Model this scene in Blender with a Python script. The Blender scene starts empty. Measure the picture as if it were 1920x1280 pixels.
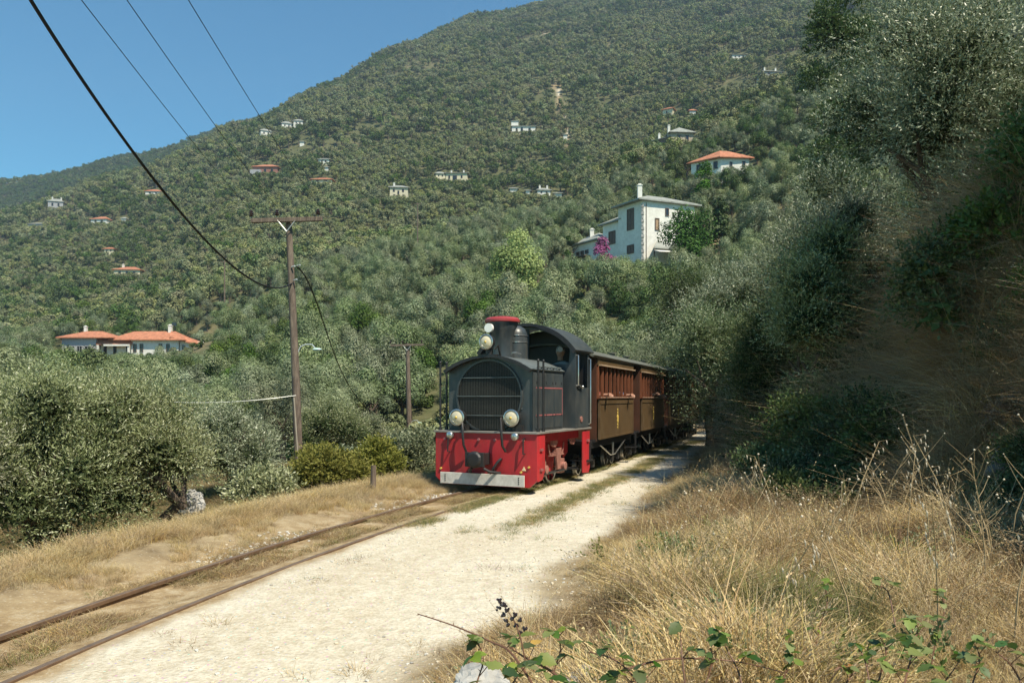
import bpy, bmesh, math, random
import numpy as np
from mathutils import Vector, Matrix, Quaternion
R = math.radians
rng = np.random.default_rng(7)
random.seed(7)
SC = bpy.context.scene
COL = SC.collection

# ------------------------------------------------------------------ camera, sky, sun, exposure
F, CX, HY, CH = 1440.0, 960.0, 745.0, 1.45          # focal length and horizon in photo pixels, eye height
cam_d = bpy.data.cameras.new("camera"); cam = bpy.data.objects.new("camera", cam_d); COL.objects.link(cam)
cam_d.sensor_width = 36.0; cam_d.lens = 36.0 * F / 1920.0
cam_d.shift_y = (HY - 640.0) / 1920.0
cam_d.clip_start = 0.05; cam_d.clip_end = 6000
cam.location = (0, 0, CH); cam.rotation_euler = (R(90), 0, 0)
SC.camera = cam

SUN_AZ, SUN_EL = 140.0, 55.0                        # azimuth clockwise from +Y
world = bpy.data.worlds.new("World"); SC.world = world; world.use_nodes = True
wn = world.node_tree.nodes; wl = world.node_tree.links
bgn = wn.get("Background") or wn.new("ShaderNodeBackground")
sky = wn.new("ShaderNodeTexSky"); sky.sky_type = 'NISHITA'; sky.sun_disc = False
sky.sun_elevation = R(SUN_EL); sky.sun_rotation = R(SUN_AZ)
sky.altitude = 300; sky.air_density = 1.0; sky.dust_density = 0.0; sky.ozone_density = 1.6
hsv = wn.new('ShaderNodeHueSaturation'); hsv.inputs['Saturation'].default_value = 1.22; wl.new(sky.outputs[0], hsv.inputs['Color'])
tnt = wn.new('ShaderNodeMix'); tnt.data_type = 'RGBA'; tnt.blend_type = 'MULTIPLY'; tnt.inputs[0].default_value = 1.0; tnt.inputs[7].default_value = (.66, 1.07, .99, 1)
wl.new(hsv.outputs[0], tnt.inputs[6]); wl.new(tnt.outputs[2], bgn.inputs[0]); bgn.inputs[1].default_value = 0.108
sun_v = Vector((math.sin(R(SUN_AZ)) * math.cos(R(SUN_EL)), math.cos(R(SUN_AZ)) * math.cos(R(SUN_EL)), math.sin(R(SUN_EL))))
sd = bpy.data.lights.new("sun", 'SUN'); sd.energy = 5.0; sd.angle = R(0.5); sd.color = (1.0, 0.91, 0.74)
so = bpy.data.objects.new("sun", sd); COL.objects.link(so)
so.rotation_euler = (-sun_v).to_track_quat('-Z', 'Y').to_euler(); so.location = (20, -30, 60)
SC.view_settings.view_transform = 'Standard'; SC.view_settings.look = 'None'
SC.view_settings.exposure = 0.52; SC.view_settings.gamma = 1.0
SC.view_settings.use_curve_mapping = False
SC.render.engine = 'CYCLES'

# ------------------------------------------------------------------ small helpers
def at(u, v, Y):
    """point at forward distance Y that lies on photo pixel (u, v)"""
    return Vector(((u - CX) / F * Y, Y, CH + (HY - v) / F * Y))
def sstep(a, b, x):
    t = np.clip((x - a) / (b - a), 0, 1); return t * t * (3 - 2 * t)
def tag(o, label=None, cat=None, group=None, kind=None):
    if label: o['label'] = label
    if cat: o['category'] = cat
    if group: o['group'] = group
    if kind: o['kind'] = kind
    return o
def empty(name, loc=(0, 0, 0), rz=0.0, label=None, cat=None, group=None):
    o = bpy.data.objects.new(name, None); COL.objects.link(o); o.location = loc
    o.rotation_euler = (0, 0, rz); o.empty_display_size = 0.2
    return tag(o, label, cat, group)
def link(name, me, parent=None, loc=None):
    o = bpy.data.objects.new(name, me); COL.objects.link(o)
    if parent is not None: o.parent = parent
    if loc is not None: o.location = loc
    return o
def copy_tree(o, parent=None):
    c = o.copy(); COL.objects.link(c); c.parent = parent
    for ch in list(o.children): copy_tree(ch, c)
    return c

class MB:
    """collects shapes, builds ONE mesh object"""
    def __init__(s): s.v = []; s.f = []; s.m = []; s.M = Matrix.Identity(4)
    def add(s, vs, fs, mi=0):
        b = len(s.v); s.v += [tuple(s.M @ Vector(p)) for p in vs]
        s.f += [tuple(b + i for i in f) for f in fs]; s.m += [mi] * len(fs); return s
    def box(s, c, d, rz=0.0, mi=0, rot=None):
        x, y, z = d[0] / 2, d[1] / 2, d[2] / 2
        q = rot if rot is not None else Matrix.Rotation(rz, 3, 'Z')
        P = [q @ Vector(p) + Vector(c) for p in ((-x,-y,-z),(x,-y,-z),(x,y,-z),(-x,y,-z),(-x,-y,z),(x,-y,z),(x,y,z),(-x,y,z))]
        return s.add(P, [(0,3,2,1),(4,5,6,7),(0,1,5,4),(1,2,6,5),(2,3,7,6),(3,0,4,7)], mi)
    def b2(s, a, b, mi=0):
        return s.box([(a[i]+b[i])/2 for i in range(3)], [abs(b[i]-a[i]) for i in range(3)], mi=mi)
    def tube(s, pts, rad, n=8, mi=0, caps=True):
        pts = [Vector(p) for p in pts]
        if not hasattr(rad, '__len__'): rad = [rad] * len(pts)
        vs = []; fs = []; up = None
        for i, p in enumerate(pts):
            t = (pts[min(i+1, len(pts)-1)] - pts[max(i-1, 0)]).normalized()
            if up is None:
                up = Vector((0,0,1)) if abs(t.z) < .9 else Vector((0,1,0))
            a = t.cross(up).normalized(); b = a.cross(t).normalized(); up = b
            for k in range(n):
                w = 2*math.pi*k/n; vs.append(p + (a*math.cos(w) + b*math.sin(w)) * rad[i])
        for i in range(len(pts)-1):
            for k in range(n):
                fs.append((i*n+k, i*n+(k+1)%n, (i+1)*n+(k+1)%n, (i+1)*n+k))
        if caps:
            fs.append(tuple(range(n-1, -1, -1))); e = (len(pts)-1)*n; fs.append(tuple(e+k for k in range(n)))
        return s.add(vs, fs, mi)
    def lathe(s, prof, c=(0,0,0), axis='Z', n=24, mi=0):
        """prof: (radius, height) list, open ends are closed when the radius is small"""
        vs = []; fs = []
        for r, h in prof:
            for k in range(n):
                w = 2*math.pi*k/n; x, y, z = r*math.cos(w), r*math.sin(w), h
                if axis == 'Y': x, y, z = x, h, y
                elif axis == 'X': x, y, z = h, x, y
                vs.append((x+c[0], y+c[1], z+c[2]))
        for i in range(len(prof)-1):
            for k in range(n): fs.append((i*n+k, i*n+(k+1)%n, (i+1)*n+(k+1)%n, (i+1)*n+k))
        fs.append(tuple(range(n-1, -1, -1))); e = (len(prof)-1)*n; fs.append(tuple(e+k for k in range(n)))
        return s.add(vs, fs, mi)
    def prism(s, poly, a, b, plane='XZ', mi=0):
        """extrude a 2D polygon between a and b along the missing axis"""
        def P(p, h):
            return {'XZ': (p[0], h, p[1]), 'YZ': (h, p[0], p[1]), 'XY': (p[0], p[1], h)}[plane]
        n = len(poly); vs = [P(p, a) for p in poly] + [P(p, b) for p in poly]
        fs = [tuple(range(n-1, -1, -1)), tuple(range(n, 2*n))] + [(i, (i+1)%n, n+(i+1)%n, n+i) for i in range(n)]
        return s.add(vs, fs, mi)
    def sphere(s, c, r, n=12, m=8, mi=0, sc=(1,1,1)):
        vs = [(c[0], c[1], c[2]-r*sc[2])]; fs = []
        for j in range(1, m):
            t = math.pi*j/m - math.pi/2
            for k in range(n):
                w = 2*math.pi*k/n
                vs.append((c[0]+r*sc[0]*math.cos(t)*math.cos(w), c[1]+r*sc[1]*math.cos(t)*math.sin(w), c[2]+r*sc[2]*math.sin(t)))
        vs.append((c[0], c[1], c[2]+r*sc[2])); L = len(vs)-1
        for k in range(n): fs.append((0, 1+(k+1)%n, 1+k)); fs.append((L, L-n+k, L-n+(k+1)%n))
        for j in range(m-2):
            for k in range(n): fs.append((1+j*n+k, 1+j*n+(k+1)%n, 1+(j+1)*n+(k+1)%n, 1+(j+1)*n+k))
        return s.add(vs, fs, mi)
    def mesh(s, name, mats):
        me = bpy.data.meshes.new(name); me.from_pydata(s.v, [], s.f)
        if not isinstance(mats, (list, tuple)): mats = [mats]
        for m in mats: me.materials.append(m)
        me.polygons.foreach_set('material_index', s.m)
        bm = bmesh.new(); bm.from_mesh(me); bmesh.ops.recalc_face_normals(bm, faces=bm.faces); bm.to_mesh(me); bm.free()
        return me
    def build(s, name, mats, parent=None, smooth=False, bevel=0.0, loc=None):
        me = s.mesh(name, mats); o = link(name, me, parent, loc)
        if smooth:
            me.polygons.foreach_set('use_smooth', [True]*len(me.polygons))
            try: me.set_sharp_from_angle(angle=R(40))
            except Exception: pass
        if bevel:
            b = o.modifiers.new('bevel', 'BEVEL'); b.width = bevel; b.segments = 2; b.limit_method = 'ANGLE'; b.angle_limit = R(40)
        return o

def np_mesh(name, V, Fq, mat, tint=None, smooth=False):
    """V (n,3), Fq (m,4) or (m,3) arrays"""
    V = np.ascontiguousarray(V, dtype=np.float32); Fq = np.ascontiguousarray(Fq, dtype=np.int32)
    k = Fq.shape[1]; me = bpy.data.meshes.new(name)
    me.vertices.add(len(V)); me.vertices.foreach_set('co', V.ravel())
    me.loops.add(Fq.size); me.loops.foreach_set('vertex_index', Fq.ravel())
    me.polygons.add(len(Fq)); me.polygons.foreach_set('loop_start', np.arange(0, Fq.size, k, dtype=np.int32))
    if smooth: me.polygons.foreach_set('use_smooth', np.ones(len(Fq), dtype=bool))
    if tint is not None:
        a = me.attributes.new('tint', 'FLOAT', 'FACE'); a.data.foreach_set('value', tint.astype(np.float32))
    me.update(calc_edges=True)
    if isinstance(mat, (list, tuple)):
        for m in mat: me.materials.append(m)
    elif mat is not None: me.materials.append(mat)
    return me

# value noise
_G = np.random.default_rng(11).random((256, 256))
def vnoise(x, y, sc, seed=0):
    x = np.asarray(x, float) / sc + seed * 17.31; y = np.asarray(y, float) / sc + seed * 9.77
    xi = np.floor(x).astype(int); yi = np.floor(y).astype(int); fx = x - xi; fy = y - yi
    fx = fx*fx*(3-2*fx); fy = fy*fy*(3-2*fy)
    g = lambda a, b: _G[a % 256, b % 256]
    return (g(xi,yi)*(1-fx)+g(xi+1,yi)*fx)*(1-fy) + (g(xi,yi+1)*(1-fx)+g(xi+1,yi+1)*fx)*fy
def fbm(x, y, sc, seed=0, o=4):
    t = 0; a = .5
    for i in range(o): t = t + a*vnoise(x, y, sc/2**i, seed+i); a *= .5
    return t / (1-.5**o)

# ------------------------------------------------------------------ materials
class NT:
    def __init__(s, m): m.use_nodes = True; s.t = m.node_tree; s.n = s.t.nodes; s.l = s.t.links; s.n.clear(); s.out = s.n.new('ShaderNodeOutputMaterial')
    def new(s, t, **kw):
        n = s.n.new(t)
        for k, v in kw.items(): setattr(n, k, v)
        return n
    def link(s, a, b): s.l.new(a, b)
    def noise(s, scale, detail=4, vec=None, rough=.6):
        n = s.new('ShaderNodeTexNoise'); n.inputs['Scale'].default_value = scale; n.inputs['Detail'].default_value = detail; n.inputs['Roughness'].default_value = rough
        if vec is not None: s.link(vec, n.inputs['Vector'])
        return n.outputs['Fac']
    def ramp(s, fac, stops):
        r = s.new('ShaderNodeValToRGB'); e = r.color_ramp.elements
        while len(e) > 1: e.remove(e[0])
        e[0].position = stops[0][0]; e[0].color = (*stops[0][1], 1)
        for p, c in stops[1:]:
            x = e.new(p); x.color = (*c, 1)
        s.link(fac, r.inputs[0]); return r.outputs[0]
    def mix(s, fac, a, b, mode='MIX'):
        m = s.new('ShaderNodeMix', data_type='RGBA', blend_type=mode)
        for v, i in ((fac, 0), (a, 6), (b, 7)):
            if hasattr(v, 'is_output'): s.link(v, m.inputs[i])
            else: m.inputs[i].default_value = v if i == 0 else (*v, 1)
        return m.outputs[2]
    def math(s, op, a, b=0.0):
        m = s.new('ShaderNodeMath', operation=op)
        for v, i in ((a, 0), (b, 1)):
            if hasattr(v, 'is_output'): s.link(v, m.inputs[i])
            else: m.inputs[i].default_value = v
        return m.outputs[0]
    def attr(s, name): a = s.new('ShaderNodeAttribute', attribute_name=name); return a.outputs['Fac']
    def bump(s, h, strength=.3, dist=.02):
        b = s.new('ShaderNodeBump'); b.inputs['Strength'].default_value = strength; b.inputs['Distance'].default_value = dist
        s.link(h, b.inputs['Height']); return b.outputs[0]
    def pbsdf(s, col, rough=.6, metal=0.0, spec=.4, normal=None):
        p = s.new('ShaderNodeBsdfPrincipled')
        if hasattr(col, 'is_output'): s.link(col, p.inputs['Base Color'])
        else: p.inputs['Base Color'].default_value = (*col, 1)
        if hasattr(rough, 'is_output'): s.link(rough, p.inputs['Roughness'])
        else: p.inputs['Roughness'].default_value = rough
        p.inputs['Metallic'].default_value = metal; p.inputs['Specular IOR Level'].default_value = spec
        if normal is not None: s.link(normal, p.inputs['Normal'])
        return p.outputs[0]
    def done(s, sh): s.link(sh, s.out.inputs['Surface'])

def mat(name, c, rough=.6, metal=0.0, spec=.4, var=.25, vs=3.0, dirt=None, dirt_amt=.35, bump=0.0, bs=30.0, stretch=None):
    m = bpy.data.materials.new(name); t = NT(m)
    tc = t.new('ShaderNodeTexCoord').outputs['Object']
    if stretch:
        mp = t.new('ShaderNodeMapping'); mp.inputs['Scale'].default_value = stretch; t.link(tc, mp.inputs[0]); tc = mp.outputs[0]
    n = t.noise(vs, 6, tc)
    lo = tuple(max(0, x*(1-var)) for x in c); hi = tuple(min(1, x*(1+var)) for x in c)
    col = t.ramp(n, [(.3, lo), (.7, hi)])
    if dirt:
        d = t.ramp(t.noise(vs*2.7, 8, tc, .7), [(.45, (0,0,0)), (.75, (1,1,1))])
        col = t.mix(t.math('MULTIPLY', d, dirt_amt), col, dirt)
    nm = t.bump(t.noise(bs, 5, tc), bump, .02) if bump else None
    t.done(t.pbsdf(col, rough, metal, spec, nm)); return m

def leafmat(name, cols, rough=.45, spec=.35, trans=.25, hue=.04, val=.35):
    m = bpy.data.materials.new(name); t = NT(m)
    c = t.ramp(t.attr('tint'), [(i/(len(cols)-1), x) for i, x in enumerate(cols)])
    oi = t.new('ShaderNodeObjectInfo').outputs['Random']
    h = t.new('ShaderNodeHueSaturation'); t.link(c, h.inputs['Color'])
    t.link(t.math('ADD', t.math('MULTIPLY', oi, hue), .5-hue*.5), h.inputs['Hue'])
    r2 = t.math('FRACT', t.math('MULTIPLY', oi, 7.31))
    t.link(t.math('ADD', t.math('MULTIPLY', r2, val), 1-val*.5), h.inputs['Value'])
    r3 = t.math('FRACT', t.math('MULTIPLY', oi, 3.77))
    t.link(t.math('ADD', t.math('MULTIPLY', r3, .4), .75), h.inputs['Saturation'])
    col = h.outputs[0]
    p = t.pbsdf(col, rough, 0, spec)
    tr = t.new('ShaderNodeBsdfTranslucent'); t.link(col, tr.inputs[0])
    mx = t.new('ShaderNodeMixShader'); mx.inputs[0].default_value = trans
    t.link(p, mx.inputs[1]); t.link(tr.outputs[0], mx.inputs[2]); t.done(mx.outputs[0]); return m

M = {}
M['olive'] = leafmat('olive_leaves', [(.075,.105,.040), (.155,.20,.085), (.235,.28,.135), (.34,.37,.22)], .5, .4, .22)
M['olive_warm'] = leafmat('olive_leaves_warm', [(.075,.090,.035), (.20,.225,.10), (.35,.37,.20), (.56,.56,.41)], .45, .5, .2)
M['far_olive'] = leafmat('far_olive_leaves', [(.12,.145,.058), (.215,.24,.105), (.32,.335,.165)], .75, .12, .12, .06, .45)
M['olive_shaded'] = leafmat('shaded_olive_leaves', [(.028,.042,.013), (.055,.078,.028), (.11,.14,.055), (.25,.28,.15)], .6, .2, .18)  # dark olive copy: deep crown and bank shade painted into the leaf colour
M['olive_near'] = leafmat('near_olive_leaves', [(.05,.068,.024), (.14,.175,.07), (.29,.33,.17), (.52,.53,.37)], .42, .5, .18)
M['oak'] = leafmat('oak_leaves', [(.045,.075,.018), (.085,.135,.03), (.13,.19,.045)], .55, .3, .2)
M['lime'] = leafmat('lime_leaves', [(.13,.19,.025), (.24,.32,.045), (.35,.42,.09)], .6, .2, .3)
M['hedge'] = leafmat('hedge_leaves', [(.03,.075,.012), (.06,.13,.02), (.09,.18,.03)], .6, .2, .2)
M['shrub'] = leafmat('shrub_leaves', [(.13,.15,.03), (.24,.25,.05), (.34,.33,.09)], .6, .2, .3)
M['grass_pale'] = leafmat('pale_hanging_grass', [(.20,.14,.075), (.38,.29,.16), (.56,.46,.28)], .8, .1, .3, .03, .5)
M['magenta'] = leafmat('magenta_flowers', [(.30,.03,.14), (.45,.06,.25), (.10,.12,.04)], .7, .1, .3)
M['bramble'] = leafmat('bramble_leaves', [(.07,.12,.025), (.14,.20,.045), (.22,.28,.07)], .5, .3, .4)
M['grass_dry'] = leafmat('dry_grass_blades', [(.30,.205,.09), (.50,.375,.18), (.70,.57,.33)], .75, .1, .3, .03, .4)
M['grass_brown'] = leafmat('brown_grass_blades', [(.15,.09,.045), (.30,.20,.10), (.48,.36,.19)], .8, .1, .3, .03, .5)
M['grass_green'] = leafmat('green_grass_blades', [(.10,.13,.035), (.17,.19,.06), (.26,.25,.10)], .7, .1, .3, .04, .4)
M['bark'] = mat('bark', (.10,.075,.055), .9, var=.45, vs=8, bump=.6, bs=25, stretch=(1,1,.3))
M['white'] = mat('white_plaster', (.70,.68,.62), .85, var=.08, vs=.8, dirt=(.40,.36,.30), dirt_amt=.45, bump=.1)
M['cream'] = mat('cream_plaster', (.62,.55,.38), .85, var=.12, vs=1.5, dirt=(.35,.3,.22), dirt_amt=.4)
M['stonewall'] = mat('stone_wall', (.42,.35,.26), .9, var=.4, vs=2.5, dirt=(.2,.17,.13), dirt_amt=.5, bump=.5, bs=6)
M['greywall'] = mat('grey_wall', (.33,.33,.34), .9, var=.15, vs=1.5)
M['tile'] = mat('orange_roof_tiles', (.40,.15,.08), .85, var=.35, vs=1.6, dirt=(.42,.28,.18), dirt_amt=.5, bump=.6, bs=4, stretch=(1,1,1))
M['slate'] = mat('grey_slate_roof', (.27,.28,.25), .8, var=.3, vs=1.3, dirt=(.16,.17,.15), dirt_amt=.6, bump=.6, bs=3)
M['glass'] = mat('dark_glass', (.02,.022,.025), .15, spec=.6, var=.1)
M['wood_sh'] = mat('brown_shutter_wood', (.13,.09,.07), .7, var=.2)
M['wood_lt'] = mat('light_brown_shutter', (.33,.22,.13), .7, var=.2)
M['rock'] = mat('limestone', (.38,.37,.34), .9, var=.35, vs=5, dirt=(.2,.19,.17), dirt_amt=.6, bump=.9, bs=9)
# ------------------------------------------------------------------ terrain
TRK = np.array([(-3.75,-6),(-3.5,0),(-3.1,3),(-2.87,4.3),(-2.55,5.7),(-1.95,7.8),(-1.05,10.3),(-.42,11.87),(.60,14.0),(2.13,18.0),(4.2,23.5),(6.35,29.2),(8.6,35),(11.2,41.5),(15,50),(21,62),(30,78)])
# densify with a smooth curve
def smooth_path(P, n=260):
    t = np.arange(len(P)); tt = np.linspace(0, len(P)-1, n)
    Q = np.stack([np.interp(tt, t, P[:, k]) for k in range(P.shape[1])], 1)
    for _ in range(40): Q[1:-1] = .25*Q[:-2] + .5*Q[1:-1] + .25*Q[2:]
    return Q
TP = smooth_path(TRK)
def track_x(y): return np.interp(y, TP[:,1], TP[:,0])
XR = np.array([(-6,-2.6),(0,-1.7),(2,-1.2),(3.9,-.62),(4.5,-.35),(5.0,.22),(5.6,.30),(6.2,.35),(8.7,1.15),(13,2.55),(19.9,4.75),(29,8.2),(40,12.3),(60,21.5),(78,31.5)])
def road_r(y): return np.interp(y, XR[:,0], XR[:,1]) + .12*(vnoise(y, y*0, .6, 3)-.5)
DN = np.array([15,25,45,60,80,110,150,200,260,350,450,600,750,900,1100,1400])
UN = np.array([-600,0,250,450,600,750,900,1050,1200,1350,1500,1700,2000,2600])
TZ = [(-1,-2,-3,-3,775,730,700,675,640,600,560,510,500,480,430,440),
      (-1,-2,-3,-3,765,715,682,650,605,540,470,418,440,435,350,365),
      (-1,-1.5,-2.5,-2,760,715,675,622,572,510,425,333,352,348,302,315),
      (-.8,-1.2,-2,-1,735,670,605,550,492,405,322,248,262,262,240,270),
      (-.5,-.8,-2,-1,690,625,550,500,460,360,280,205,170,188,200,230),
      (-.3,-.5,-1.8,-.5,680,600,505,465,455,365,270,175,106,98,118,150),
      (0,-.3,-1,.5,650,565,465,445,445,352,252,152,86,44,46,76),
      (0,0,-.3,1.5,630,530,440,425,425,325,232,128,62,16,18,40),
      (0,0,.5,3,605,505,405,315,295,292,197,88,32,-8,-18,0),
      (0,.3,2,5,580,460,340,268,230,228,132,62,2,-38,-60,-50),
      (1.5,2.5,5,8,540,415,285,180,145,142,92,22,-20,-60,-80,-70),
      (3,4.5,9,13,445,325,185,85,35,2,-20,-60,-100,-130,-150,-150),
      (4,6,12,17,355,225,105,5,-55,-95,-120,-160,-190,-210,-230,-230),
      (5,8,14,20,330,200,80,-20,-80,-120,-150,-190,-220,-240,-260,-260)]
ZT = np.array([[v if j < 4 else CH + (HY - v)/F*DN[j] for j, v in enumerate(row)] for row in TZ])
LD = np.log(DN)
def bil(u, l):
    i = np.clip(np.searchsorted(UN, u) - 1, 0, len(UN)-2); j = np.clip(np.searchsorted(LD, l) - 1, 0, len(LD)-2)
    fu = np.clip((u-UN[i])/(UN[i+1]-UN[i]), 0, 1); fl = np.clip((l-LD[j])/(LD[j+1]-LD[j]), 0, 1)
    fu = fu*fu*(3-2*fu)*.6 + fu*.4
    return (ZT[i,j]*(1-fu)+ZT[i+1,j]*fu)*(1-fl) + (ZT[i,j+1]*(1-fu)+ZT[i+1,j+1]*fu)*fl
def terrain(x, y):
    x = np.asarray(x, float); y = np.asarray(y, float)
    yc = np.clip(y, 15, 1400); u = np.clip(CX + F*x/yc, -600, 2600)
    zf = bil(u, np.log(yc))
    amp = np.clip((y-40)/150, 0, 1)
    zf = zf + amp*((fbm(x, y, 60, 5)-.5)*9*np.clip(y/400, .3, 1.6) + (fbm(x, y, 14, 8, 3)-.5)*2.0)
    wh = sstep(-100, -91, x)*(1-sstep(-56, -46, x))*sstep(128, 142, y)*(1-sstep(172, 190, y)); zf = zf*(1-wh) + 8.6*wh      # level yard of the long bungalow
    s = x - track_x(y); r = x - road_r(y); rw = road_r(y) - track_x(y)
    # near ground, by distance from track and road edge
    k = .42 - .33*sstep(7, 16, y)
    z = np.where(s < 0, -k*np.clip(-s-1.7, 0, 9) + .05*sstep(.7, 1.4, -s), 0.0)
    z = np.maximum(z, -2.6)
    mound = np.interp(y, [0, 3, 6, 9, 14, 25], [.38, .34, .20, .10, .08, .08])
    z = z + mound*sstep(-.05, 1.5, r)
    foot = np.interp(y, [0, 5, 8, 13, 20, 30], [4.4, 4.0, 3.0, 2.5, 1.5, 1.6])
    hb = np.interp(y, [0, 5, 8, 13, 20, 30], [4.0, 3.7, 3.3, 2.0, 1.4, 1.1])
    z = z + hb*sstep(foot, foot+1.7, r + .5*(fbm(x, y, 1.6, 2)-.5)) + .20*np.clip(r-foot-1.5, 0, 5)
    z = z + .06*np.clip(r-1.2, 0, 3)
    z = z + .30*(fbm(x, y, 1.3, 88, 4)-.5)*sstep(foot-.2, foot+.8, r)*2.0
    z = z - (.050-.038*sstep(.02, .30, s))*sstep(-1.2, -.6, s)*(1-sstep(-.02, .25, r))
    z = z + (fbm(x, y, .5, 4, 3)-.5)*.05*(sstep(.0, .4, r)+sstep(.8, 1.4, -s)) + (fbm(x, y, .9, 6, 3)-.5)*.025
    w = sstep(17, 34, y)
    corr = sstep(-6.5, -1.9, s)*(1-sstep(.2, 4.5, r))*(1-sstep(62, 80, y))
    w = w*(1-corr)
    return z*(1-w) + zf*w
def tz(x, y): return float(terrain(np.array([x]), np.array([y]))[0])
def road_w(x, y):
    s = x - track_x(y); r = x - road_r(y)
    return sstep(.38, .56, s + .16*(fbm(x, y, .5, 9)-.5)) * (1-sstep(-.25, .12, r + .5*(fbm(x, y, .8, 10)-.5)))

NA, NR = 620, 620
aa = np.linspace(-1.75, 1.9, NA); q = np.linspace(0, 1, NR)
yy = -6.0 + np.exp(np.log(2.2) + q*(np.log(1500) - np.log(2.2)))
A, Y2 = np.meshgrid(aa, yy); X2 = A*(Y2+6.0)
X2 = np.where(Y2 > 60, A*(Y2+6.0)*.8 + X2*.2, X2)
Z2 = terrain(X2.ravel(), Y2.ravel())
V = np.stack([X2.ravel(), Y2.ravel(), Z2], 1)
idx = np.arange(NA*NR).reshape(NR, NA)
Q = np.stack([idx[:-1,:-1], idx[:-1,1:], idx[1:,1:], idx[1:,:-1]], -1).reshape(-1, 4)
cxy = V[Q].mean(1)
rw_f = road_w(cxy[:,0], cxy[:,1]); s_f = cxy[:,0]-track_x(cxy[:,1])

gm = bpy.data.materials.new('ground_material'); t = NT(gm)
geo = t.new('ShaderNodeNewGeometry').outputs['Position']
rd, fr, tb, wk = t.attr('road'), t.attr('far'), t.attr('trackbed'), t.attr('wheel')
# road
n1 = t.noise(.7, 6, geo); n2 = t.noise(9, 6, geo); n3 = t.noise(45, 4, geo)
rc = t.ramp(n1, [(.3, (.42,.34,.215)), (.5, (.53,.465,.33)), (.7, (.60,.55,.43))])
rc = t.mix(t.math('MULTIPLY', wk, .55), rc, (.42,.33,.185))
rc = t.mix(.38, rc, t.ramp(n2, [(.3, (.28,.24,.17)), (.5, (.50,.45,.35)), (.68, (.70,.66,.56))]))
vo = t.new('ShaderNodeTexVoronoi'); vo.inputs['Scale'].default_value = 26; t.link(geo, vo.inputs['Vector'])
rc = t.mix(t.ramp(vo.outputs['Distance'], [(.10, (.75,.75,.75)), (.22, (0,0,0))]), rc, t.mix(.5, vo.outputs['Color'], (.62,.58,.50), 'MULTIPLY'))
rc = t.mix(.25, rc, t.ramp(n3, [(.35, (.25,.22,.17)), (.6, (.8,.78,.7))]))
# verge and bank soil
vc = t.ramp(t.noise(2.2, 8, geo, .7), [(.3, (.13,.095,.055)), (.5, (.27,.21,.125)), (.7, (.40,.33,.21))])
# ballast between the rails
bc = t.ramp(t.noise(5, 8, geo, .75), [(.3, (.16,.105,.055)), (.5, (.32,.235,.13)), (.7, (.46,.39,.27))])
# hillside scrub and bare earth
h1 = t.noise(.018, 5, geo, .6); h2 = t.noise(.16, 8, geo, .7); h3 = t.noise(.9, 6, geo, .7)
hc = t.ramp(t.math('ADD', t.math('MULTIPLY', h1, .55), t.math('MULTIPLY', h2, .45)), [(.42, (.06,.075,.03)), (.52, (.10,.105,.05)), (.60, (.19,.15,.085)), (.68, (.30,.235,.15))])
hc = t.mix(.5, hc, t.ramp(h3, [(.35, (.06,.075,.03)), (.62, (.15,.14,.075)), (.76, (.34,.30,.23))]))
peb_ = t.ramp(vo.outputs['Distance'], [(.12, (.8,.8,.8)), (.26, (0,0,0))])
vc = t.mix(t.math('MULTIPLY', peb_, .65), vc, (.42,.37,.28)); bc = t.mix(t.math('MULTIPLY', peb_, .6), bc, (.48,.43,.34))
col = t.mix(tb, vc, bc); col = t.mix(rd, col, rc); col = t.mix(fr, col, hc)
hgt = t.math('ADD', t.math('MULTIPLY', n2, .6), t.math('MULTIPLY', n3, .4))
t.done(t.pbsdf(col, .95, 0, .15, t.bump(hgt, .9, .03)))

def ground_part(name, mask, label=None):
    f = Q[mask]; used, inv = np.unique(f, return_inverse=True); vv = V[used]
    me = np_mesh(name, vv, inv.reshape(-1, 4), gm, smooth=True)
    x, y = vv[:,0], vv[:,1]; s = x - track_x(y); r = x - road_r(y); rw = road_r(y)-track_x(y)
    cen = .62*rw; lane = s/np.maximum(rw, 1)
    strip = np.exp(-((s-cen+.15*(fbm(x,y,2,12)-.5))/.22)**2)*sstep(6.5, 9.5, y)*sstep(.35, .6, fbm(x, y, 1.2, 15))*1.6
    tracks = np.clip(strip, 0, 1) + .9*sstep(.50, .66, fbm(lane*4.5, y*.16, 1.0, 21, 4))
    for n, a in (('road', road_w(x, y)), ('far', sstep(24, 45, y)*(1-sstep(-2.5,-1.2,s)*(1-sstep(0,1.5,r)))),
                 ('trackbed', sstep(-1.3,-.5,s)*(1-sstep(.6,.9,s))), ('wheel', np.clip(tracks, 0, 1))):
        at_ = me.attributes.new(n, 'FLOAT', 'POINT'); at_.data.foreach_set('value', a.astype(np.float32))
    o = link(name, me); o['kind'] = 'structure'
    if label: o['label'] = label
    return o
isroad = (rw_f > .5) & (cxy[:,1] < 78)
istrk = (~isroad) & (s_f > -.75) & (s_f < .75) & (cxy[:,1] < 78)
ishill = (cxy[:,1] > 45) & ~isroad & ~istrk
ground_part('dirt_road', isroad, 'pale limestone gravel road beside the narrow railway')
ground_part('track_bed', istrk, 'earthy bed with dry weeds between the rusty rails')
ground_part('hillside', ishill, 'mountain slope covered in olive groves and scrub')
ground_part('ground', ~(isroad | istrk | ishill), 'grassy verge and bank beside the road and track')

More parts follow.
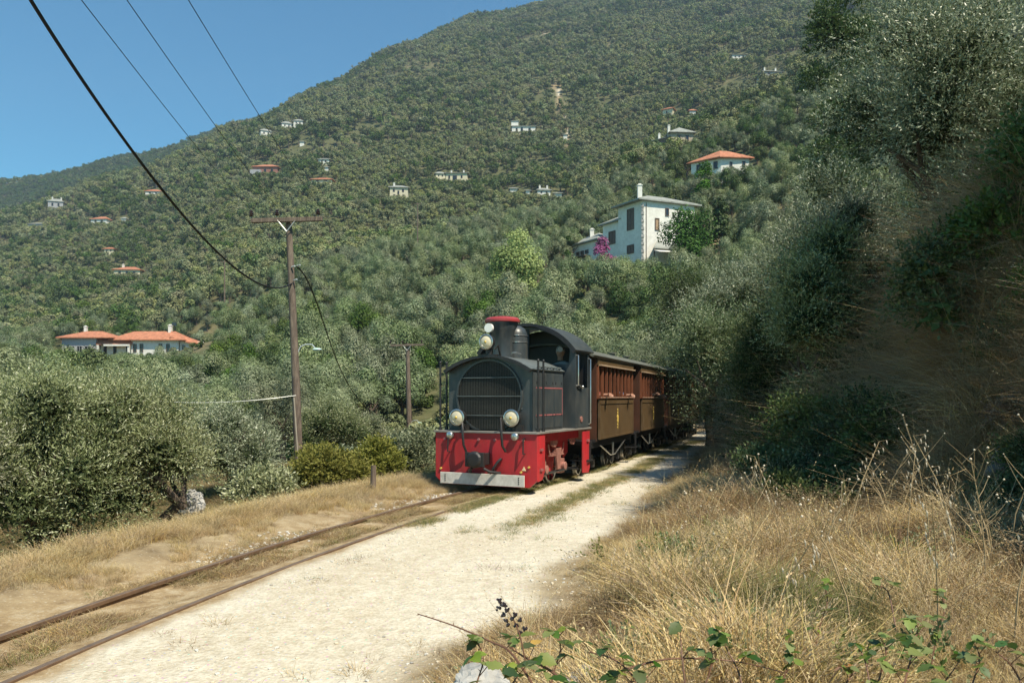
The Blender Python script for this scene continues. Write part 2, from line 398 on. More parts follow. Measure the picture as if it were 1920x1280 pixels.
# rails
M['rail'] = mat('rusty_rail', (.15,.095,.06), .65, metal=.3, var=.35, vs=6, dirt=(.25,.15,.08), dirt_amt=.5)
M['railtop'] = mat('worn_rail_head', (.24,.17,.12), .5, metal=.5, var=.2, vs=9)
def offset_path(P, off):
    d = np.gradient(P, axis=0); d /= np.linalg.norm(d, axis=1)[:, None]
    return P + np.stack([d[:,1], -d[:,0]], 1)*off
GA = .34
for sgn in (-1, 1):
    P = offset_path(TP, sgn*GA); b = MB()
    prof = [(-.05,-.11),(.05,-.11),(.05,-.10),(.009,-.085),(.009,-.035),(.024,-.026),(.024,-.003),(.02,0),(-.02,0),(-.024,-.003),(-.024,-.026),(-.009,-.035),(-.009,-.085),(-.05,-.10)]
    d = np.gradient(P, axis=0); d /= np.linalg.norm(d, axis=1)[:, None]; n = len(prof); vs = []; fs = []; mi = []
    for (px_, py_), (dx, dy) in zip(P, d):
        for a_, z_ in prof: vs.append((px_+dy*a_, py_-dx*a_, z_))
    b.v = vs
    for i in range(len(P)-1):
        for k_ in range(n):
            b.f.append((i*n+k_, i*n+(k_+1)%n, (i+1)*n+(k_+1)%n, (i+1)*n+k_)); b.m.append(1 if k_ in (7,) else 0)
    o = b.build('rail', [M['rail'], M['railtop']])
    tag(o, 'rusty steel rail on the %s of the narrow track' % ('left, away from the road' if sgn < 0 else 'right, along the pale road'), None, None, 'structure')

# ------------------------------------------------------------------ foliage meshes
def rhomb(P, Adir, Bdir, L, W):
    L = np.asarray(L).reshape(-1,1); W = np.asarray(W).reshape(-1,1)
    v = np.stack([P, P + Adir*L*.45 + Bdir*W*.5, P + Adir*L, P + Adir*L*.45 - Bdir*W*.5], 1).reshape(-1, 3)
    f = np.arange(len(P)*4).reshape(-1, 4); return v, f
def unit(a): return a/np.maximum(np.linalg.norm(a, axis=1, keepdims=True), 1e-9)
def lobes(g, n, rx, ry, rz, zc, rl=(.28,.42)):
    d = unit(g.normal(size=(n,3))); rad = g.random(n)**.45*.72
    c = d*rad[:,None]*np.array([rx,ry,rz]); c[:,2] += zc
    r = (g.random(n)*(rl[1]-rl[0])+rl[0])*min(rx, rz)*1.15
    return c, r
def crown(g, n, c, r, L, W, shell=.45, outw=.7, nz=.42):
    k = g.choice(len(c), n, p=r**2/np.sum(r**2)); d = unit(g.normal(size=(n,3)))
    d[:,2] = np.where(d[:,2] < -.5, -d[:,2], d[:,2])
    bumpy = 1 + .25*np.sin(d[:,0]*7+k)*np.cos(d[:,1]*6+2*k)
    P = c[k] + d*(r[k]*bumpy*(1-shell*g.random(n)**1.6))[:,None]
    nn = unit(d*1.0 + g.normal(size=(n,3))*nz + np.array([0,0,.25])); ax = unit(np.cross(nn, g.normal(size=(n,3)))); bx = unit(np.cross(nn, ax))
    lr = L*(.7+.6*g.random(n)); wr = W*(.7+.6*g.random(n))
    v, f = rhomb(P, ax, bx, lr, wr)
    ti = np.clip(.62*g.random(len(c))[k] + .36*g.random(n)**1.5, 0, 1); return v, f, ti
def sprays(g, n, c, r, per, TL, L, W, droop=.2):
    """n twigs of `per` leaves each, starting on the lobes"""
    k = g.choice(len(c), n, p=r**2/np.sum(r**2)); d = unit(g.normal(size=(n,3)))
    d[:,2] = np.where(d[:,2] < -.6, -d[:,2], d[:,2])
    P = c[k] + d*(r[k]*(1-.75*g.random(n)**1.3))[:,None]
    ax = unit(d + g.normal(size=(n,3))*.45 + np.array([0,0,.45]))
    tl = TL*(.6+.7*g.random(n)); V_=[]; F_=[]; T_=[]; base = 0
    tw = .45*g.random(n)
    for j in range(per):
        tt = (j+1)/per
        p = P + ax*(tl*tt)[:,None] + np.array([0,0,-droop])*(tl*tt*tt)[:,None]
        sd_ = unit(np.cross(ax, g.normal(size=(n,3)))); la = unit(ax*.75 + sd_*.65); lb = unit(np.cross(la, g.normal(size=(n,3))))
        v, f = rhomb(p, la, lb, L*(.7+.6*g.random(n)), W*(.8+.4*g.random(n)))
        V_.append(v); F_.append(f+base); base += len(v); T_.append(np.clip(tw + .55*g.random(n)**1.4, 0, 1))
    return np.concatenate(V_), np.concatenate(F_), np.concatenate(T_)
def trunk_mb(h, r, spread, seed, nl=5, lean=0.0, z0=-.6):
    g = random.Random(seed); b = MB()
    top = Vector((lean, g.uniform(-.1,.1), h))
    b.tube([(0,0,z0), (lean*.1+.04,0,h*.2), (lean*.5-.05,.03,h*.6), top], [r*1.5, r*1.1, r*.95, r*.8], 8)
    for i in range(nl):
        w = 2*math.pi*i/nl + g.uniform(-.4,.4); e = Vector((math.cos(w)*spread, math.sin(w)*spread, h + spread*g.uniform(.6,1.3)))
        m = top.lerp(e, .5) + Vector((g.uniform(-.1,.1), g.uniform(-.1,.1), .12*spread))
        b.tube([top - Vector((0,0,.1)), m, e], [r*.6, r*.38, r*.15], 6)
        e2 = m + Vector((math.cos(w+1)*spread*.5, math.sin(w+1)*spread*.5, spread*.7)); b.tube([m, e2], [r*.3, r*.1], 5)
    return b

SRC = bpy.data.collections.new('sources')            # not linked to the scene: mesh sources for scattering
def src(name, me):
    o = bpy.data.objects.new(name, me); SRC.objects.link(o); return o
def scatter(name, P, rz, sc, vi, srcs, label, kind='stuff', tilt=None):
    me = bpy.data.meshes.new(name); me.vertices.add(len(P)); me.vertices.foreach_set('co', np.ascontiguousarray(P, dtype=np.float32).ravel())
    n = len(P); rot = np.zeros((n,3), np.float32); rot[:,2] = rz
    if tilt is not None: rot[:,0] = tilt[:,0]; rot[:,1] = tilt[:,1]
    a = me.attributes.new('rot', 'FLOAT_VECTOR', 'POINT'); a.data.foreach_set('vector', rot.ravel())
    sc = np.asarray(sc, np.float32)
    if sc.ndim == 1: sc = np.stack([sc]*3, 1)
    a = me.attributes.new('scl', 'FLOAT_VECTOR', 'POINT'); a.data.foreach_set('vector', np.ascontiguousarray(sc).ravel())
    a = me.attributes.new('vi', 'INT', 'POINT'); a.data.foreach_set('value', np.asarray(vi, np.int32))
    o = link(name, me); ng = bpy.data.node_groups.new(name+'_nodes', 'GeometryNodeTree')
    ng.interface.new_socket('Geometry', in_out='INPUT', socket_type='NodeSocketGeometry')
    ng.interface.new_socket('Geometry', in_out='OUTPUT', socket_type='NodeSocketGeometry')
    N = ng.nodes; L = ng.links; gi = N.new('NodeGroupInput'); go = N.new('NodeGroupOutput'); jn = N.new('GeometryNodeJoinGeometry')
    def named(nm, dt): x = N.new('GeometryNodeInputNamedAttribute'); x.data_type = dt; x.inputs[0].default_value = nm; return x.outputs[0]
    ra, sa, va = named('rot', 'FLOAT_VECTOR'), named('scl', 'FLOAT_VECTOR'), named('vi', 'INT')
    for i, s_ in enumerate(srcs):
        oi = N.new('GeometryNodeObjectInfo'); oi.inputs['Object'].default_value = s_; oi.inputs['As Instance'].default_value = True
        cp = N.new('FunctionNodeCompare'); cp.data_type = 'INT'; cp.operation = 'EQUAL'
        ii = [k for k in cp.inputs if k.type == 'INT']; L.new(va, ii[0]); ii[1].default_value = i
        ip = N.new('GeometryNodeInstanceOnPoints'); L.new(gi.outputs[0], ip.inputs['Points']); L.new(cp.outputs[0], ip.inputs['Selection'])
        L.new(oi.outputs['Geometry'], ip.inputs['Instance']); L.new(ra, ip.inputs['Rotation']); L.new(sa, ip.inputs['Scale']); L.new(ip.outputs[0], jn.inputs[0])
    L.new(jn.outputs[0], go.inputs[0])
    md = o.modifiers.new('scatter', 'NODES'); md.node_group = ng
    tag(o, label, None, None, kind); return o

def tree_mesh(name, g, n, L, W, mt, H=4.4, Wd=2.3, nl=13):
    c, r = lobes(g, nl, Wd, Wd, H*.36, H*.62)
    v, f, ti = crown(g, n, c, r, L, W, nz=.24)
    tb_ = trunk_mb(H*.3, .15, 1.0, int(g.integers(1e6)), 4)
    tv = np.array(tb_.v); tris = []
    for q_ in tb_.f:
        if len(q_) == 4: tris.append(q_)
    f2 = np.array(tris) + len(v)
    me = np_mesh(name, np.concatenate([v, tv]), np.concatenate([f, f2]), [mt, M['bark']], np.concatenate([ti, np.zeros(len(f2))]))
    mi = np.zeros(len(f)+len(f2), np.int32); mi[len(f):] = 1; me.polygons.foreach_set('material_index', mi); return me
g0 = np.random.default_rng(21)
FAR = [src('far_tree', tree_mesh('far_tree', g0, 800, .36, .26, M['far_olive'], 4.4+.35*i, 2.6, 6+i)) for i in range(4)] + \
      [src('far_tree', tree_mesh('far_oak', g0, 560, .42, .32, M['oak'], 5.2, 2.6, 11)) for i in range(2)]
MID = [tree_mesh('olive_tree', g0, 6500, .15, .07, M['olive'], 4.2+.3*i, 2.35, 9+i) for i in range(5)] + \
      [tree_mesh('oak_tree', g0, 5600, .16, .09, M['oak'], 4.6, 2.4, 15) for i in range(2)]
MIDN = [tree_mesh('olive_tree', g0, 19000, .095, .034, M['olive'], 4.2+.2*i, 2.3, 11+i) for i in range(4)]
# ------------------------------------------------------------------ houses
CLEAR = []      # (u0, u1, depth, v_keep): keep trees from covering the visible part of a house
def ground_depth(u, v, lo=60):
    ds = np.exp(np.linspace(np.log(lo), np.log(1300), 900)); z = terrain((u-CX)/F*ds, ds)
    vv = HY - (z-CH)/ds*F; k = np.argmax(vv <= v); return float(ds[k])
def hip(b, q, z, h, ov, th=.18, inset=.42, mi=0, long=None):
    """hipped roof slab over the quad q (4 xy corners)"""
    q = [Vector((p[0], p[1], 0)) for p in q]; c = sum(q, Vector())/4
    e = [c + (p-c) + (p-c).normalized()*ov*1.4 for p in q]
    l01 = (e[1]-e[0]).length; l12 = (e[2]-e[1]).length
    if (l01 >= l12) if long is None else long == 0:
        a = (e[0]+e[3])/2; d = (e[1]+e[2])/2; ii = (0, 3, 1, 2)
    else:
        a = (e[0]+e[1])/2; d = (e[3]+e[2])/2; ii = (0, 1, 3, 2)
    L = (d-a).length; k = min(inset, .47*1.0); ra = a.lerp(d, k); rb = d.lerp(a, k)
    up = Vector((0,0,z+th)); lo = Vector((0,0,z))
    vs = [p+lo for p in e] + [p+up for p in e] + [ra+up+Vector((0,0,h)), rb+up+Vector((0,0,h))]
    fs = [(3,2,1,0)] + [(i, (i+1)%4, 4+(i+1)%4, 4+i) for i in range(4)]
    if ii == (0, 3, 1, 2): fs += [(4,5,9,8), (5,6,9), (6,7,8,9), (7,4,8)]
    else: fs += [(5,6,9,8), (6,7,9), (7,4,8,9), (4,5,8)]
    b.add(vs, fs, mi); return ra+up+Vector((0,0,h)), rb+up+Vector((0,0,h))
def walls(b, q, z0, z1, mi=0): b.prism([(p[0], p[1]) for p in q], z0, z1, 'XY', mi)
def window(root, q, e, t, zc, w, h, fm, pm=None, shutters=None, name='window', rails=True):
    """window on edge e of quad q at fraction t; frame proud of the wall, pane set back in it"""
    a = Vector((*q[e], 0)); d = Vector((*q[(e+1)%4], 0)); c = sum((Vector((*p, 0)) for p in q), Vector())/4
    dr = (d-a).normalized(); nn = Vector((dr.y, -dr.x, 0)); p = a.lerp(d, t)
    if nn.dot(p-c) < 0: nn = -nn
    rot = Matrix((dr, nn, Vector((0,0,1)))).transposed()
    o = Vector((0,0,zc)) + p; b = MB(); fw = min(.12, w*.14)
    def bx(mb, cx, cz, sx, sz, off, th, mi=0): mb.box(o + dr*cx + Vector((0,0,cz)) + nn*off, (sx, th, sz), rot=rot, mi=mi)
    bx(b, -w/2+fw/2, 0, fw, h, .05, .12); bx(b, w/2-fw/2, 0, fw, h, .05, .12)
    bx(b, 0, h/2-fw/2, w-2*fw, fw, .05, .12); bx(b, 0, -h/2+fw/2, w-2*fw, fw, .05, .12)
    if rails and w > .8: bx(b, 0, 0, fw*.6, h-2*fw, .045, .08)
    f = b.build(name, fm, root)
    g = MB(); bx(g, 0, 0, w-2*fw-.01, h-2*fw-.01, .012, .03); g.build('pane', pm or M['glass'], f)
    if shutters:
        for s_ in (-1, 1):
            g = MB(); bx(g, s_*(w/2+w*.27), 0, w*.5, h, .03, .05); g.build('shutter', shutters, f)
    return f
def chimney(root, x, y, z0, z1, w=.6, m=None):
    b = MB(); b.b2((x-w/2, y-w/2, z0), (x+w/2, y+w/2, z1)); b.b2((x-w/2-.08, y-w/2-.08, z1), (x+w/2+.08, y+w/2+.08, z1+.1)); b.b2((x-w/3, y-w/3, z1+.1), (x+w/3, y+w/3, z1+.3))
    return b.build('chimney', m or M['white'], root)

def small_house(label, cat, u, vb, wpx, hpx, wall, roof, rz=0.0, roofpx=None, depth=None, dr=.8, wins=(), ch=0, group=None, lower=True, extra=None, name='house'):
    """u, vb: centre and base pixel of the visible wall; width and wall height in pixels"""
    d = depth or ground_depth(u, vb + 3); s = d/F
    w = wpx*s/ (abs(math.cos(rz)) + dr*abs(math.sin(rz))); dp = w*dr; wh = hpx*s
    c = at(u, vb, d); g = tz(c.x, c.y + dp/2); zb = min(c.z, g) - 2.0
    cs, sn = math.cos(rz), math.sin(rz); L = lambda x, y: (x*cs - y*sn, x*sn + y*cs)
    root = empty(name, (c.x, c.y, c.z), 0, label, cat, group)
    q = [L(-w/2, 0), L(w/2, 0), L(w/2, dp), L(-w/2, dp)]
    b = MB(); walls(b, q, zb-c.z, wh); b.build('wall', wall, root)
    rh = (roofpx or hpx*.5)*s; b = MB(); ra, rb = hip(b, q, wh, rh, .5+.02*w, inset=.35); rf = b.build('roof', roof, root)
    for (e, tt, zf, ww, hh) in wins: window(root, q, e, tt, wh*zf, w*ww, wh*hh, M['wood_sh'], rails=False)
    for i in range(ch):
        f_ = (-.28, .3)[i]; x, y = L(w*f_, dp*.45); chimney(root, x, y, wh+rh*.3, wh+rh*1.15+.7, max(.7, w*.07))
    if extra: extra(root, L, w, dp, wh, s)
    CLEAR.append((u-wpx*.62, u+wpx*.62, d, vb-hpx*.35)); return root
W2 = [(0,.22,.55,.10,.42),(0,.5,.55,.10,.42),(0,.78,.55,.10,.42)]
W3 = [(0,.3,.6,.13,.4),(0,.7,.6,.13,.4)]
small_house('farthest left white house under a grey roof, half hidden below the left ridge', 'house', 104, 392, 30, 14, M['greywall'], M['slate'], .3, 7, wins=W3, ch=2)
small_house('small white walled house with faded orange roof on the far left slope', 'house', 185, 420, 34, 9, M['white'], M['tile'], -.1, 7, wins=W3)
small_house('tiny pale shed right of the small faded orange roof on the left slope', 'shed', 232, 415, 9, 5, M['white'], M['slate'], 0, 3)
small_house('low grey roofed hut on the far left slope', 'house', 66, 424, 26, 4, M['greywall'], M['slate'], 0, 4)
small_house('small orange roofed house crossed by the thick black cable', 'house', 287, 366, 30, 7, M['white'], M['tile'], .1, 6, wins=W3)
small_house('orange roofed house with chimney and stone walls, lone on the lower left slope', 'house', 238, 517, 50, 11, M['cream'], M['tile'], .08, 8, wins=W2, ch=1)
small_house('small pale house among trees above the lone orange roofed house', 'house', 204, 474, 18, 7, M['cream'], M['tile'], 0, 4, wins=W3)
def redhouse(root, L, w, dp, wh, s):
    b = MB(); x0, y0 = L(-w*.35, -1.2); b.box((x0, y0, wh*.2), (w*.42, 2.2, wh*.65)); b.build('porch', M['greywall'], root)
small_house('two storey house with wide orange roof and reddish walls above the utility pole', 'house', 497, 328, 46, 15, mat('red_brown_wall', (.28,.13,.10), .9), M['tile'], 0, 9, wins=W2, extra=redhouse)
small_house('lowest white house with dark roof in the row near the skyline', 'house', 499, 256, 24, 10, M['white'], M['slate'], .45, 6, wins=W3)
small_house('white house with grey roof in the middle of the row near the skyline', 'house', 538, 241, 22, 9, M['white'], M['slate'], .3, 6, wins=W3)
small_house('uppermost white house of the row near the skyline', 'house', 559, 235, 18, 8, M['white'], M['slate'], .1, 5, wins=W3)
small_house('tiny white hut alone below the row of white houses near the skyline', 'hut', 566, 271, 8, 5, M['white'], M['slate'], 0, 2)
small_house('small white house with flat grey roof above the low red roofed house', 'house', 607, 306, 20, 7, M['white'], M['slate'], 0, 4, wins=[(0,.33,.5,.16,.5),(0,.68,.5,.16,.5)])
small_house('tiny white shed just above the low red roofed house', 'shed', 612, 318, 7, 4, M['white'], M['slate'], 0, 2)
small_house('low house with broad red tiled roof right of the orange roofed two storey house', 'house', 603, 343, 38, 6, M['cream'], M['tile'], 0, 7, wins=W3)
small_house('tall cream stone tower house with grey roof in the middle of the hill', 'house', 748, 376, 36, 24, mat('cream_stone', (.56,.50,.36), .9, var=.2), M['slate'], .1, 7, wins=[(0,.22,.78,.11,.22),(0,.73,.78,.11,.22),(0,.24,.42,.1,.12),(0,.75,.42,.1,.12),(0,.47,.62,.1,.3)], ch=1)
small_house('wide cream house with flat grey slate roof and two chimneys above the tower house', 'house', 856, 341, 42, 16, M['cream'], M['slate'], -.05, 5, wins=[(0,.16,.55,.08,.4),(0,.42,.4,.2,.7),(0,.74,.6,.08,.35)], ch=2)
small_house('small cream house with pale roof touching the wide cream house on its left', 'house', 826, 334, 20, 8, M['cream'], M['slate'], .2, 5, wins=W3)
def tower(root, L, w, dp, wh, s):
    x, y = L(-w*.38, dp*.3); q = [(x-w*.15,y-w*.12),(x+w*.15,y-w*.12),(x+w*.15,y+w*.2),(x-w*.15,y+w*.2)]
    b = MB(); walls(b, q, wh*.5, wh*1.95); b.build('tower', M['white'], root)
    b = MB(); hip(b, q, wh*1.95, .5, .4); b.build('roof', M['slate'], root)
    b = MB(); b.box((0, -2.2, -1.2), (w*1.1, 1.0, 1.8)); b.build('terrace_wall', M['stonewall'], root)
small_house('white house with little tower and grey roof, high in the middle of the hill', 'house', 982, 249, 44, 12, M['white'], M['slate'], 0, 7, wins=[(0,.2,.5,.08,.5),(0,.42,.5,.1,.6),(0,.75,.5,.1,.5)], ch=1, extra=tower)
small_house('narrow white tower right of the white house with the little tower', 'tower', 1060, 265, 7, 12, M['white'], M['slate'], 0, 2)
small_house('white house with grey roof and two chimneys left of the big white house', 'house', 1020, 366, 26, 9, M['white'], M['slate'], .1, 6, wins=W3, ch=2)
small_house('small white annex right of the two chimney house', 'house', 1046, 369, 16, 6, M['white'], M['slate'], -.1, 3)
small_house('small white shed at the left of the two chimney white house', 'shed', 990, 365, 8, 7, M['white'], M['slate'], 0, 2)
small_house('little pale roof farther left of the two chimney white house', 'shed', 963, 358, 14, 4, M['white'], M['slate'], 0, 3)
small_house('small house with reddish roof and bright wall above the stone house', 'house', 1252, 216, 24, 11, M['cream'], M['tile'], -.5, 5, wins=[(0,.4,.5,.12,.4)])
small_house('tiny house with red roof right of the small reddish roofed house', 'house', 1299, 214, 12, 6, M['white'], M['tile'], 0, 4)
small_house('highest white house with grey roof on the upper hill', 'house', 1386, 110, 26, 7, M['white'], M['slate'], 0, 5, wins=W2)
small_house('grey slate roofed house with many chimneys on the upper right hill', 'house', 1449, 143, 40, 8, M['greywall'], M['slate'], .1, 8, wins=W3, ch=2)

# stone house with grey roof and two white chimneys
def stonehouse():
    d = ground_depth(1265, 282); s = d/F; K = at(1258, 276, d)
    root = empty('house', K, 0, 'stone house with grey hipped roof and two white chimneys above the orange roofed house', 'house')
    q = [(0,0),(43*s,3*s),(38*s,48*s),(-6*s,44*s)]; qb = [(-28*s,28*s),(-1*s,2*s),(-5*s,44*s),(-34*s,60*s)]
    b = MB(); walls(b, q, -4, 27*s); b.build('wall', M['stonewall'], root)
    b = MB(); walls(b, qb, -4, 20*s); b.build('wall', mat('dark_timber_wall', (.16,.12,.10), .9), root)
    b = MB(); hip(b, q, 27*s, 15*s, .7, inset=.40); b.build('roof', M['slate'], root)
    b = MB(); hip(b, qb, 20*s, 5*s, .5); b.build('roof', M['slate'], root)
    for tt in (.35, .72): window(root, q, 0, tt, 18*s, 6*s, 10*s, M['wood_sh'], rails=False)
    for tt in (.3, .75): window(root, qb, 0, tt, 13*s, 5*s, 8*s, M['wood_sh'], rails=False)
    chimney(root, -2*s, 10*s, 24*s, 43*s, 4.5*s); chimney(root, -17*s, 26*s, 20*s, 33*s, 4*s)
    CLEAR.append((1225, 1310, d, 262))
stonehouse()
# orange roofed white house
def orangehouse():
    d = ground_depth(1350, 345); s = d/F; K = at(1352, 330, d)
    root = empty('house', K, 0, 'white house with bright orange hipped roof half hidden in trees above the big white house', 'house')
    q = [(0,0),(54*s,3*s),(40*s,55*s),(-48*s,34*s)]
    b = MB(); walls(b, q, -5, 33*s); b.build('wall', M['white'], root)
    b = MB(); ra, rb = hip(b, q, 33*s, 19*s, .7, inset=.40); b.build('roof', M['tile'], root)
    window(root, q, 0, .8, 24*s, 6*s, 9*s, M['wood_sh'], rails=False); window(root, q, 0, .35, 22*s, 5*s, 9*s, M['wood_sh'], rails=False)
    for tt in (.25, .55, .82): window(root, q, 3, tt, 22*s, 8*s, 14*s, M['wood_sh'], rails=False)
    CLEAR.append((1290, 1412, d, 312))
orangehouse()

# big white slate roofed house
def bighouse():
    d = 108.0; s = d/F; K = at(1205, 495, d)
    root = empty('house', K, 0, 'large white three storey house with grey slate roofs and a tall chimney', 'house')
    Mq = mat('corner_stones', (.36,.35,.33), .9, var=.35, vs=4)
    rd = (math.cos(R(22)), math.sin(R(22))); ld = (-math.cos(R(57)), math.sin(R(57)))
    def pt(a, b_): return (rd[0]*a + ld[0]*b_, rd[1]*a + ld[1]*b_)
    w, dl = 8.7, 5.2
    q = [pt(0,0), pt(w,0), pt(w,dl), pt(0,dl)]; H = 119*s
    b = MB(); walls(b, q, -4, H); b.build('wall', M['white'], root)
    b = MB(); hip(b, q, H, 1.35, .75, th=.2, inset=.36); rf = b.build('roof', M['slate'], root)
    x, y = pt(.3, 1.0); chimney(rf, x, y, H+.2, H+2.3, .62)
    # corner stones, alternating
    for i in range(18):
        b = MB(); L_ = .38 if i % 2 else .26; z0 = -1 + i*(H+.6)/18; r_ = Matrix.Rotation(R(-13), 3, 'Z')
        b.box((0,0,z0+.2), (L_, L_, .40), rot=r_); b.build('quoin', Mq, root)
    b = MB(); x, y = pt(.55, -.06); b.tube([(x,y,-1.5),(x,y,H-.25)], .05, 8); b.build('downpipe', mat('copper_pipe', (.14,.11,.09), .6), root)
    for e, tt, zc, ww, hh, sh in ((0,.46,102*s,8*s,15*s,0),(0,.27,77*s,9.5*s,23*s,1)):
        window(root, q, e, tt, zc, ww, hh, M['wood_sh'], M['wood_lt'] if sh else M['glass'])
    for zc, hh in ((90*s, 41*s), (33*s, 17*s)): window(root, q, 3, .52, zc, 1.45, hh, M['wood_sh'], M['wood_sh'])
    # middle wing
    a0 = pt(.6, dl); q2 = [a0, pt(4.5, dl), pt(4.5, dl+4.3), pt(.6, dl+4.3)]; H2 = 96*s
    b = MB(); walls(b, q2, -4, H2); b.build('wall', M['white'], root)
    b = MB(); hip(b, q2, H2, 1.2, .6, inset=.4); b.build('roof', M['slate'], root)
    window(root, q2, 3, .5, 67*s, 1.5, 26*s, M['wood_sh'], M['wood_sh'])
    # low wing with door and upper window row
    q3 = [pt(-.4, dl+4.3), pt(3.6, dl+4.3), pt(3.6, dl+10.4), pt(-.4, dl+10.4)]; H3 = 66*s
    b = MB(); walls(b, q3, -4, H3); b.build('wall', M['white'], root)
    b = MB(); hip(b, q3, H3, 1.5, .7, inset=.4); rf = b.build('roof', M['slate'], root)
    x, y = pt(1.0, dl+7.5); chimney(rf, x, y, H3+.5, H3+2.2, .6)
    window(root, q3, 3, .42, 18*s, 1.9, 28*s, M['wood_sh'], M['wood_sh'], name='door')
    for tt in (.24, .42, .6): window(root, q3, 3, tt, 48*s, .8, 8*s, M['wood_sh'])
    b = MB(); A = Vector((*q3[3],0)); D = Vector((*q3[0],0)); dr = (D-A).normalized(); nn = Vector((dr.y,-dr.x,0))
    if nn.dot(A - Vector((*q3[2],0))) < 0: nn = -nn
    rot = Matrix((dr, nn, Vector((0,0,1)))).transposed(); b.box(A.lerp(D,.45)+nn*.6+Vector((0,0,38*s)), (3.6, 1.2, .15), rot=rot); b.build('balcony', M['wood_sh'], root)
    # porch with slate lean-to roof and white awning
    A = Vector((*pt(.35,0),0)); B_ = Vector((*pt(6.0,0),0)); dr = (B_-A).normalized(); nn = Vector((dr.y,-dr.x,0)); 
    b = MB(); o1 = A+nn*.02+Vector((0,0,40*s)); o2 = B_+nn*.02+Vector((0,0,55*s))
    P = [A+nn*2.4+Vector((0,0,27*s)), B_+nn*2.4+Vector((0,0,27*s)), B_+nn*.03+Vector((0,0,46*s)), A.lerp(B_,.35)+nn*.03+Vector((0,0,46*s))]
    b.add(P + [p-Vector((0,0,.18)) for p in P], [(0,1,2,3),(7,6,5,4),(0,4,5,1),(1,5,6,2),(2,6,7,3),(3,7,4,0)]); b.build('porch_roof', M['slate'], root)
    b = MB(); P = [A+nn*3.6+Vector((0,0,16*s)), A.lerp(B_,.75)+nn*3.6+Vector((0,0,18*s)), A.lerp(B_,.75)+nn*2.2+Vector((0,0,27*s-.25)), A+nn*2.2+Vector((0,0,25*s-.25))]
    b.add(P + [p-Vector((0,0,.06)) for p in P], [(0,1,2,3),(7,6,5,4),(0,4,5,1),(1,5,6,2),(2,6,7,3),(3,7,4,0)]); b.build('awning', M['white'], root)
    for tt in (.02, .5, .95):
        b = MB(); p = A.lerp(B_, tt)+nn*2.3; b.tube([(p.x,p.y,-3),(p.x,p.y,27*s-.2)], .1, 6); b.build('post', M['wood_sh'], root)
    CLEAR.append((1058, 1240, d, 482)); CLEAR.append((1205, 1312, d-3, 440))
bighouse()

